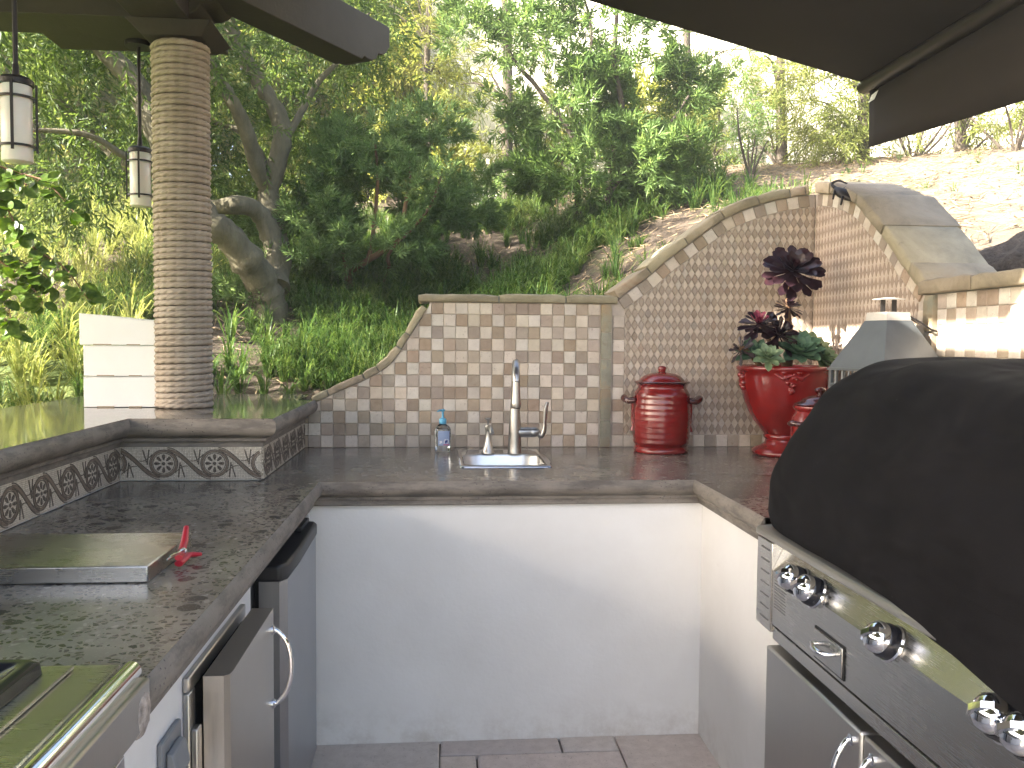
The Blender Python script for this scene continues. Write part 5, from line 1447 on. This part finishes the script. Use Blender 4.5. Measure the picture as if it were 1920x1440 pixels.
def limb(mb, pts, r0, r1, n=9, wob=.012, seed=0, sub=5):
    c = catmull(pts, sub); r = np.random.default_rng(seed)
    c = c+np.cumsum(r.normal(size=c.shape)*wob*.3, 0)*.4
    rad = np.linspace(r0, r1, len(c))*(1+.07*r.normal(size=len(c)))
    mb.tube([Vector(p) for p in c], list(rad), n); return c

def shoots(centers, dirs, Lsh, nl, Ll, Wl, spread=(35, 75), curl=.04, droop=0.0, fold=.2):
    """leafy shoots: a twig with nl leaves spiralling along it"""
    m = len(centers); t = np.tile(np.linspace(.12, 1.0, nl), m); idx = np.repeat(np.arange(m), nl)
    D = unit(dirs)[idx]; Cn = centers[idx]; Ls = (Lsh*rng.uniform(.7, 1.3, m))[idx]
    a = np.tile(np.arange(nl)*2.39996, m)+rng.uniform(0, 6.28, m)[idx]
    X = unit(np.cross(D, np.array([.31, .22, .93]))); Y = np.cross(D, X)
    rad_ = X*np.cos(a)[:, None]+Y*np.sin(a)[:, None]
    ang = np.radians(spread[1]+(spread[0]-spread[1])*t+rng.normal(size=len(t))*9)[:, None]
    L = rad_*np.sin(ang)+D*np.cos(ang); L[:, 2] -= droop*rng.uniform(.3, 1.2, len(t))
    base = Cn+D*(Ls*t)[:, None]
    return leaves(base, L, Ll*rng.uniform(.65, 1.2, len(t)), Wl*rng.uniform(.8, 1.2, len(t)), fold, curl)
def twigs(centers, dirs, Ls, r=.0025):
    D = unit(dirs); X = unit(np.cross(D, np.array([.31, .22, .93]))); Y = np.cross(D, X); m = len(centers)
    ring = []
    for k in range(3):
        a = 2.094*k; ring.append(centers+(X*math.cos(a)+Y*math.sin(a))*r)
    tip = centers+D*np.asarray(Ls).reshape(-1, 1)
    V = np.stack(ring+[tip], 1).reshape(-1, 3); b = np.arange(m)[:, None]*4
    F = np.concatenate([b+np.array([0, 1, 3]), b+np.array([1, 2, 3]), b+np.array([2, 0, 3])]); return V, F
def nz(p, s, o=0.0): return np.array([mnoise.noise(Vector((q[0]*s+o, q[1]*s, q[2]*s))) for q in p])
def cloud(n, c, rad, hollow=.25, gap=-.05, gs=1.9, o=0.0):
    """points inside an ellipsoid, thinned by noise so that sky shows through"""
    out = []
    while len(out) < n:
        p = rng.normal(size=(n*3, 3)); p = unit(p)*(hollow+(1-hollow)*rng.uniform(0, 1, (n*3, 1))**.45)
        q = p*np.array(rad)+np.array(c); k = nz(q, gs, o) > gap
        out += list(zip(q[k], p[k]))
    out = out[:n]; return np.array([a for a, _ in out]), np.array([b for _, b in out])
def tree(name, label, cat, base, trunk, bark, crown, leafmat, group=None, tname='trunk'):
    t = thing(name, label, cat, tuple(base), group)
    if trunk is not None: part(tname, trunk, bark, t, smooth=60)
    V, F = merge(crown)
    me = tri_mesh('crown', V-np.array(base), F, leafmat); link(bpy.data.objects.new('crown', me), t)
    return t

# --- the big many-limbed tree on the left
D0 = 6.1
def px3(l, y0=D0): return [P(p[0], p[1], 'y', y0+(p[2] if len(p) > 2 else 0)) for p in l]
base = ray_ground(508, 598); mb = MB(); D0 = float(base[1])
S0 = list(base-np.array([0, 0, .15]))
limb(mb, [S0]+px3([(508, 575), (492, 530, -.05), (465, 490, -.15), (425, 440, -.25), (392, 412, -.3), (340, 330, -.3), (292, 240, -.3), (250, 150, -.25), (190, 82, -.2), (150, 10, -.1), (100, -90, 0)], D0), .115, .05, 12, seed=1)
limb(mb, px3([(512, 560), (520, 490, .1), (505, 430, .15), (480, 395, .1), (440, 388, 0), (380, 392, .1), (300, 345, .2), (225, 300, .2), (150, 235, .2), (90, 170, .2)], D0), .075, .035, 10, seed=2)
limb(mb, px3([(518, 540), (520, 470, .2), (508, 400, .3), (505, 355, .3), (525, 295, .3), (530, 235, .35), (495, 165, .4), (455, 100, .4), (425, 20, .4), (400, -90, .4)], D0), .085, .04, 12, seed=3)
limb(mb, px3([(505, 360, .3), (480, 310, .2), (462, 245, .1), (430, 180, 0), (400, 135, 0), (372, 70, 0), (350, -40, 0)], D0), .055, .03, 9, seed=4)
limb(mb, px3([(528, 270, .3), (560, 220, .4), (600, 150, .5), (660, 90, .6), (700, 10, .7)], D0), .03, .012, 7, seed=5)
limb(mb, px3([(500, 320, .3), (470, 262, .5), (440, 240, .5), (400, 230, .6)], D0), .035, .015, 7, seed=6)
limb(mb, [P(190, 82, 'y', D0-.2), np.array((-2.3, 5.3, 3.9)), np.array((-2.9, 4.5, 4.05)), np.array((-3.6, 3.5, 4.0))], .05, .02, 8, seed=8)  # unseen limb added to carry the shading lobes
limb(mb, px3([(340, 330, -.3), (300, 300, -.5), (240, 290, -.6), (170, 250, -.7), (60, 240, -.8)], D0), .03, .012, 7, seed=7)
cr = []
for (px, py, dy, rx, rz, ry, n, gap) in ((60, 60, -.3, .95, .75, .9, 330, .0), (250, 130, .2, .8, .7, .9, 330, .0), (430, 150, .6, .75, .75, .9, 310, .02), (600, 110, .8, .7, .65, .8, 290, 0.03),
                                 (170, 300, .1, .75, .5, .8, 230, .02), (420, 300, 1.0, .6, .5, .5, 230, 0.0), (590, 300, 1.3, .45, .5, .5, 160, 0.02), (-80, 250, -.3, .7, .8, .8, 260, -.1), (700, 0, .9, .5, .5, .6, 170, .02), (330, -60, .2, 1.4, .5, 1.0, 330, -.05), (0, -80, 0, 1.2, .5, 1.0, 300, -.1), (450, 420, 1.1, .45, .3, .4, 90, 0), (-230, -120, -1.9, .9, .6, .8, 230, -.1), (60, -250, -1.4, .9, .5, .8, 110, .0), ((-3.7, 3.3, 4.0), 0, 0, .8, .45, .7, 170, -.15), ((-3.1, 4.1, 4.05), 0, 0, .8, .45, .7, 170, -.15), ((-2.5, 4.8, 4.25), 0, 0, .8, .45, .7, 150, -.1)):  # end lobes added out of view to cast shade on the slope
    c = P(px, py, 'y', D0+dy) if not isinstance(px, tuple) else np.array(px)
    q, o = cloud(n, c, (rx, ry, rz), .1, gap, 2.3, 3.0)
    d = unit(o*.7+rng.normal(size=o.shape)*.5+np.array([0, 0, -.35]))
    cr.append(shoots(q, d, .20, 13, .068, .0150, (25, 60), .05, .25)); cr.append(twigs(q, d, .2, .002))
tree('multi_stemmed_tree', 'large multi-stemmed tree with grey forking limbs behind the rope post', 'tree', base, mb, 'bark', cr, 'leaf_tree')

# --- blue-green needle shrub in the middle
base = ray_ground(665, 560); mb = MB(); B0 = float(base[1])
limb(mb, [list(base-np.array([0, 0, .1]))]+px3([(662, 545), (655, 512), (690, 488, -.1), (722, 468, -.15), (748, 440, -.2), (760, 380, -.2), (770, 300, -.1)], B0), .030, .012, 8, seed=11)
limb(mb, px3([(656, 512), (645, 490), (640, 440), (620, 380), (600, 320)], B0), .016, .008, 6, seed=12)
limb(mb, px3([(690, 488, -.1), (700, 420, -.1), (705, 340), (700, 270)], B0), .016, .008, 6, seed=13)
limb(mb, px3([(722, 530, .1), (730, 500), (735, 470), (800, 400), (830, 330)], B0), .015, .008, 6, seed=14)
limb(mb, px3([(668, 552), (700, 560), (740, 556)], B0), .018, .012, 6, seed=15)
cr = []
for (px, py, dy, rx, rz, ry, n, gap) in ((700, 330, 0, .42, .38, .5, 260, .0), (620, 420, -.1, .34, .30, .4, 170, -.02), (790, 370, 0, .36, .30, .45, 180, .0), (700, 450, -.2, .45, .22, .4, 170, -.02), (560, 500, -.3, .22, .18, .3, 70, 0), (640, 280, .2, .25, .2, .3, 70, 0), (800, 250, 0, .24, .22, .3, 95, -.05), (880, 390, .3, .24, .16, .3, 90, -.05), (520, 440, .2, .22, .22, .3, 60, 0), (900, 330, .6, .15, .12, .2, 25, 0), (470, 550, -.5, .15, .1, .2, 26, 0)):
    c = P(px, py, 'y', B0+dy); q, o = cloud(n, c, (rx, ry, rz), .2, gap, 3.2, 7.0)
    d = unit(o*.8+rng.normal(size=o.shape)*.35+np.array([0, 0, .35]))
    cr.append(shoots(q, d, .075, 22, .074, .0105, (15, 78), .05, 0.0)); cr.append(twigs(q-d*.10, d, .18, .0025))
tree('needle_shrub', 'blue-green needle-leaved shrub with crooked brown stems, behind the curved end of the tiled wall', 'shrub', base, mb, 'barko', cr, 'leaf_blue', tname='stems')

# --- tall fresh green shrub centre right
base = ray_ground(1130, 400); mb = MB(); B0 = float(base[1])-.6
base = G(1130, B0)
limb(mb, [list(base-np.array([0, 0, .15]))]+px3([(1140, 370), (1150, 280), (1165, 200), (1150, 120), (1155, 30), (1150, -60)], B0), .032, .012, 8, seed=21)
limb(mb, px3([(1085, 400, .1), (1080, 310), (1065, 240), (1010, 170), (960, 110), (935, 40)], B0), .026, .010, 7, seed=22)
limb(mb, px3([(1080, 270), (1070, 190), (1100, 130), (1110, 60), (1090, -30)], B0), .018, .008, 6, seed=23)
limb(mb, px3([(1140, 370), (1190, 300), (1250, 240), (1290, 180)], B0), .020, .008, 6, seed=24)
limb(mb, px3([(1200, 415), (1240, 380), (1290, 330), (1340, 300)], B0), .014, .008, 6, seed=25)
cr = []
for (px, py, dy, rx, rz, ry, n, gap) in ((1120, 60, 0, .55, .40, .5, 150, .04), (1000, 60, .1, .42, .34, .5, 95, .07), (1060, 200, .1, .50, .30, .5, 150, .03), (1230, 180, .1, .45, .38, .5, 150, .03), (1130, 310, 0, .60, .30, .5, 270, -.05), (1260, 310, 0, .42, .26, .4, 170, -.02), (1030, 330, .1, .28, .20, .3, 90, 0), (950, 210, 0, .22, .12, .3, 38, 0), (1350, 330, .1, .2, .14, .3, 55, 0), (900, 60, .4, .35, .25, .4, 70, .03), (1310, 120, .2, .3, .28, .4, 70, .03), (1140, -70, 0, .8, .3, .6, 90, .0)):
    c = P(px, py, 'y', B0+dy); q, o = cloud(n, c, (rx, ry, rz), .2, gap, 2.8, 11.0)
    d = unit(o*.8+rng.normal(size=o.shape)*.35+np.array([0, 0, .3]))
    cr.append(shoots(q, d, .09, 22, .088, .0120, (15, 78), .05, 0.0)); cr.append(twigs(q-d*.12, d, .2, .003))
tree('needle_tree', 'tall fresh green needle-leaved bush rising behind the start of the tiled arch', 'shrub', base, mb, 'barkd', cr, 'leaf_fresh', tname='stems')

# --- feathery yellow-green trees on the ridge
def slim(px0, py0, px1, r, label, crowns, mat, y=None, bark='barkd', group='slim trees on the ridge', needle=(.085, .0095)):
    base = G(px0, y); mb = MB()
    tz = np.array(P(px1, -120, 'y', y+.1)); b = base-np.array([0, 0, .2]); m_ = (b+tz)/2+rng.normal(size=3)*.04
    limb(mb, [b, (b*2+m_)/3, m_, (m_+tz)/2, tz], r, r*.6, 10, seed=int(px0))
    cr = []
    for (px, py, dy, rx, rz, ry, n, gap) in crowns:
        c = P(px, py, 'y', y+dy); q, o = cloud(n, c, (rx, ry, rz), .1, gap, 2.0, px*.01)
        d = unit(o*.7+rng.normal(size=o.shape)*.45+np.array([0, 0, -.25]))
        cr.append(shoots(q, d, .22, 14, needle[0], needle[1], (20, 60), .05, .3)); cr.append(twigs(q-d*.06, d, .28, .0025))
        j = rng.integers(0, len(q), 5)
        for i in j: limb(mb, [np.array([m_[0], m_[1], c[2]-.25]), (np.array(m_)+q[i])/2+np.array([0, 0, (c[2]-m_[2])*.5]), q[i]], .012, .004, 5, seed=int(i))
    tree('slim_tree', label, 'tree', base, mb, bark, cr, mat, group)
slim(950, 340, 945, .060, 'straight bare-trunked slim tree left of the tall fresh green bush', ((930, 250, .3, .35, .5, .5, 60, .0), (860, 170, .4, .4, .5, .6, 80, .0), (980, 20, .3, .5, .4, .5, 70, 0)), 'leaf_yellow', 8.3)
slim(812, 330, 805, .040, 'slim tree rising behind the blue-green needle shrub', ((800, 120, .2, .5, .6, .6, 130, 0), (760, 40, .2, .5, .5, .6, 120, 0), (740, 230, .5, .4, .4, .5, 60, 0)), 'leaf_back', 8.7)
slim(1290, 300, 1275, .045, 'slim tree between the fresh green bush and the awning', ((1330, 110, .2, .5, .4, .5, 90, .02), (1390, 200, .3, .35, .4, .5, 50, .02)), 'leaf_yellow', 8.2)
slim(1460, 330, 1478, .050, 'slim grey trunk standing before the cream wall just left of the feathery foliage', ((1420, 140, .1, .30, .35, .4, 50, .02), (1400, 260, .1, .2, .3, .4, 30, 0)), 'leaf_fresh', 7.6, needle=(.075, .009))
slim(1612, 325, 1618, .055, 'slim tree with drooping feathery yellow foliage beside the corner of the awning', ((1545, 190, 0, .40, .42, .45, 190, -.02), (1580, 270, -.1, .30, .22, .35, 80, 0), (1510, 120, .1, .25, .25, .3, 50, 0), (1640, 120, .2, .4, .4, .5, 60, 0)), 'leaf_yellow', 7.2, needle=(.10, .0085))
slim(1795, 330, 1782, .050, 'rightmost slim tree, half hidden by the valance of the awning', ((1830, 230, 0, .35, .30, .4, 70, .02), (1900, 270, .1, .3, .25, .4, 50, 0)), 'leaf_yellow', 6.9, needle=(.09, .0085))
# --- bushy growth along the foot of the cream wall
def bush(px, y, rad, n, label, mat, needle, name='ridge_shrub', group='shrubs before the cream wall', dz=.25, gap=-.02):
    b = G(px, y); q, o = cloud(n, b+np.array([0, 0, rad[2]*.6+dz]), rad, .1, gap, 2.4, px*.1)
    d = unit(o*.6+rng.normal(size=o.shape)*.5+np.array([0, 0, .2]))
    mb = MB()
    for i in range(5): limb(mb, [b-np.array([0, 0, .08]), b+(q[i]-b)*.5+rng.normal(size=3)*.03, q[i]], .014, .005, 5, seed=i)
    tree(name, label, 'shrub', b, mb, 'barkd', [shoots(q, d, .16, 14, needle[0], needle[1], (20, 65), .05, .15), twigs(q-d*.05, d, .2, .0025)], mat, group, tname='stems')
bush(1700, 6.9, (.55, .4, .35), 110, 'sunlit yellow-green bush under the hanging valance', 'leaf_yellow', (.08, .009))
bush(1890, 6.4, (.5, .4, .30), 100, 'sunlit yellow-green bush at the right edge of the picture', 'leaf_yellow', (.08, .009))
bush(800, 8.9, (.6, .4, .55), 170, 'bright yellow-green bush behind the blue-green needle shrub', 'leaf_back', (.10, .03))
bush(1010, 8.9, (.5, .35, .5), 110, 'bright bush just right of the bare slim trunk, against the cream wall', 'leaf_yellow', (.10, .02))
bush(1180, 8.6, (.6, .4, .5), 140, 'bright green bush behind the stems of the tall fresh green bush', 'leaf_back', (.10, .03))
bush(1320, 8.1, (.45, .35, .40), 90, 'bright feathery bush between two slim trunks left of the awning corner', 'leaf_yellow', (.10, .012))
bush(880, 7.9, (.4, .4, .30), 90, 'low bush at the foot of the bare slim trunk', 'leaf_fresh', (.06, .010))
bush(1400, 7.2, (.25, .25, .22), 40, 'little bush low before the cream wall left of the grey trunk', 'leaf_fresh', (.06, .009))
# --- sunny hedge behind the big tree
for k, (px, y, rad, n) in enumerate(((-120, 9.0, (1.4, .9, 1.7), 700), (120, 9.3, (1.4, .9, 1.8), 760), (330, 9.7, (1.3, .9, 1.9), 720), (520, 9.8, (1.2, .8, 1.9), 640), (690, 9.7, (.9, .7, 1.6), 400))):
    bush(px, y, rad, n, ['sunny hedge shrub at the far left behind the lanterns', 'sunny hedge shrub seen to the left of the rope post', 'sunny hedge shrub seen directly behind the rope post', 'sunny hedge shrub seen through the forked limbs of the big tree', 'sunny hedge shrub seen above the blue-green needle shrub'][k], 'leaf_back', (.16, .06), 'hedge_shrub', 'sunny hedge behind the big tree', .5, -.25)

# --- climber with round leaves at the left edge
vn = thing('climbing_vine', 'climber with round bright green leaves trailing at the left edge behind the bar', 'vine', tuple(P(-60, 600, 'y', 4.1)))
ROUND = [(0, .25), (.12, .7), (.3, .98), (.5, 1.0), (.7, .82), (.88, .45), (1.0, .03)]
vl = [leaf_mesh('leaf', 1, .82, ROUND, .18, 'leaf_vine', .002), leaf_mesh('leaf', 1, .75, ROUND, .30, 'leaf_vine', .002)]
stems = [[(-120, 250), (-30, 300), (40, 325), (90, 345), (140, 400)], [(-120, 340), (-20, 380), (30, 430), (70, 470), (120, 500), (165, 560)], [(-140, 420), (-40, 450), (20, 480), (60, 500), (90, 520)], [(-120, 480), (-40, 530), (10, 560), (20, 600)], [(-80, 300), (0, 330), (50, 345)], [(-100, 300), (-10, 360), (20, 400), (40, 440)], [(-100, 430), (0, 490), (60, 540), (80, 570)], [(-60, 520), (20, 545), (70, 520), (110, 535)], [(-60, 560), (0, 590), (30, 625)]]
mb = MB(); r = random.Random(8); nleaf = 0
for si, st in enumerate(stems):
    c = limb(mb, [P(a, b, 'y', 4.02+.06*(si % 5)-.02*i) for i, (a, b) in enumerate(st)], .006, .0025, 6, .004, si, 6)
    for i in range(2, len(c)):
        for _ in range(2):
            d = Vector((r.uniform(-1, 1), r.uniform(-.9, .3), r.uniform(-1.0, .15))).normalized(); up = Vector((r.uniform(-.4, .4), r.uniform(-1, -.3), r.uniform(.1, .9))); sd = up.cross(d).normalized(); up = d.cross(sd)
            s = r.uniform(.038, .075); b = Vector(c[i])+d*.02
            mb.tube([Vector(c[i]), b], .0012, 4)
            inst('leaf', vl[nleaf % 2], vn, b, Matrix((d, sd, up)).transposed().to_euler(), (s, s, s)); nleaf += 1
part('stem', mb, 'barko', vn, smooth=60)

# --- strappy grass over the bank (nobody could count it)
def grass(name, n_tufts, area, L, Wd, blades, mat, dens, seed, lean=.7):
    r = np.random.default_rng(seed); (x0, x1, y0, y1) = area
    p = np.stack([r.uniform(x0, x1, n_tufts*3), r.uniform(y0, y1, n_tufts*3)], 1)
    k = np.array([dens(a, b, mnoise.noise(Vector((a*1.3, b*1.3, seed)))) for a, b in p]); p = p[r.uniform(0, 1, len(p)) < k][:n_tufts]
    z = th(p[:, 0], p[:, 1]); m = len(p)
    idx = np.repeat(np.arange(m), blades); nb = len(idx)
    a = r.uniform(0, 6.283, nb); out = np.stack([np.cos(a), np.sin(a), 0*a], 1); sid = np.stack([-np.sin(a), np.cos(a), 0*a], 1)
    sc = r.uniform(.45, 1.35, m)[idx]*r.uniform(.55, 1.15, nb); ln = (lean*r.uniform(.25, 1.3, nb))[:, None]
    b = np.stack([p[idx, 0], p[idx, 1], z[idx]-.01], 1)+out*.02*r.uniform(0, 1, (nb, 1))
    Lb = (L*sc)[:, None]; w = Wd*(.7+.6*r.uniform(0, 1, (nb, 1)))
    up = np.array([0, 0, 1.0])
    p1 = b+up*Lb*(.50-.08*ln)+out*Lb*.22*ln; p2 = b+up*Lb*(.82-.34*ln)+out*Lb*.58*ln; p3 = b+up*Lb*(.92-.78*ln)+out*Lb*.98*ln
    V = np.stack([b-sid*w*.5, b+sid*w*.5, p1-sid*w*.5, p1+sid*w*.5, p2-sid*w*.35, p2+sid*w*.35, p3], 1).reshape(-1, 3)
    q = np.arange(nb)[:, None]*7
    F = np.concatenate([q+np.array(f) for f in ([0, 1, 3], [0, 3, 2], [2, 3, 5], [2, 5, 4], [4, 5, 6])])
    o = bpy.data.objects.new(name, tri_mesh(name, V, F, mat)); COL.objects.link(o); o['kind'] = 'stuff'
    o['label'] = 'strappy green grass tufts over the bank' if seed < 3 else 'long bright grass on the lawn bank at the left'
    o['category'] = 'grass'
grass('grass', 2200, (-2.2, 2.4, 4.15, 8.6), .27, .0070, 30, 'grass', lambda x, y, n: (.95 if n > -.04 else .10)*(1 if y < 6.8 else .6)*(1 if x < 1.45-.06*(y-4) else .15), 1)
grass('grass', 1000, (-5.5, -1.55, 3.4, 9.5), .34, .008, 26, 'grass_sunpaint', lambda x, y, n: .8 if n > -.25 else .4, 3, .8)
grass('grass', 90, (1.2, 6.0, 4.3, 7.6), .12, .005, 12, 'grass', lambda x, y, n: .5 if n > .1 else .05, 2)
# --- dry straw and twig litter
def litter(name, n, area, dens, seed, Lr=(.03, .13)):
    r = np.random.default_rng(seed); (x0, x1, y0, y1) = area
    p = np.stack([r.uniform(x0, x1, n), r.uniform(y0, y1, n)], 1)
    p = p[[not ((-1.7 < a < 1.95) and b < 3.98) and r.uniform() < dens(a, b) for a, b in p]]; n = len(p)
    a = r.uniform(0, 6.283, n); L = r.uniform(*Lr, n)
    q = p+np.stack([np.cos(a), np.sin(a)], 1)*L[:, None]
    z0_, z1_ = th(p[:, 0], p[:, 1])+r.uniform(.0, .02, n), th(q[:, 0], q[:, 1])+r.uniform(0, .05, n)
    A = np.stack([p[:, 0], p[:, 1], z0_], 1); B = np.stack([q[:, 0], q[:, 1], z1_], 1); D = unit(B-A)
    S_ = unit(np.cross(D, np.array([0, 0, 1.0])))*r.uniform(.002, .007, (n, 1)); U = np.cross(S_, D)*.6
    V = np.stack([A-S_, A+S_, A+U*2, B], 1).reshape(-1, 3); k = np.arange(n)[:, None]*4
    F = np.concatenate([k+np.array(f) for f in ([0, 1, 3], [1, 2, 3], [2, 0, 3])])
    o = bpy.data.objects.new(name, tri_mesh(name, V, F, 'straw')); COL.objects.link(o); o['kind'] = 'stuff'; o['label'] = 'dry straw and twig litter on the slope'; o['category'] = 'litter'
litter('straw_litter', 16000, (-1.5, 7.5, 3.0, 8.6), lambda x, y: .9 if x > .9 else .3, 5, (.03, .17))
# --- dark soil mound and stones behind the side wall
mdc = P(1895, 475, 'y', 3.55)
V = []; F = []; nu, nv = 36, 14
for j in range(nv+1):
    for i in range(nu):
        a = 2*math.pi*i/nu; f = j/nv; rr2 = .42*(1-.0*f)*math.sin(math.pi/2*(1-f))+.001; zz = .36*math.sin(math.pi/2*f)
        v = Vector((math.cos(a)*rr2, math.sin(a)*rr2*.9, zz)); w = 1+.22*mnoise.noise(v*5)+.10*mnoise.noise(v*14)
        V.append((mdc[0]+.22+v.x*w, mdc[1]+v.y*w, mdc[2]-.22+v.z*w))
for j in range(nv):
    for i in range(nu): F.append((j*nu+i, j*nu+(i+1) % nu, (j+1)*nu+(i+1) % nu, (j+1)*nu+i))
solo('soil_mound', MB().add(V, F), simple('dark soil mound', (.075, .062, .05), .95, ns=.45, nscale=30, bump=1.0, bscale=60, bdist=.02), 'dark mound of soil and straw behind the side wall at the right edge', 'mound', (mdc[0]+.2, mdc[1], mdc[2]-.22), smooth=True)
# ------------------------------------------------------------------ thin haze added to imitate lens glare
hm = bpy.data.materials.new('glare haze'); hm.use_nodes = True
for nd in list(hm.node_tree.nodes):
    if nd.type == 'BSDF_PRINCIPLED': hm.node_tree.nodes.remove(nd)
pv = hm.node_tree.nodes.new('ShaderNodeVolumePrincipled')
pv.inputs['Density'].default_value = .007; pv.inputs['Color'].default_value = (.95, .95, .92, 1); pv.inputs['Anisotropy'].default_value = .4
hm.node_tree.links.new(pv.outputs[0], [n for n in hm.node_tree.nodes if n.type == 'OUTPUT_MATERIAL'][0].inputs['Volume'])
MAT['haze'] = hm
struct('haze', MB().box(-62, 62, -62, 72, -1.1, 10.5), 'haze', kind='stuff')
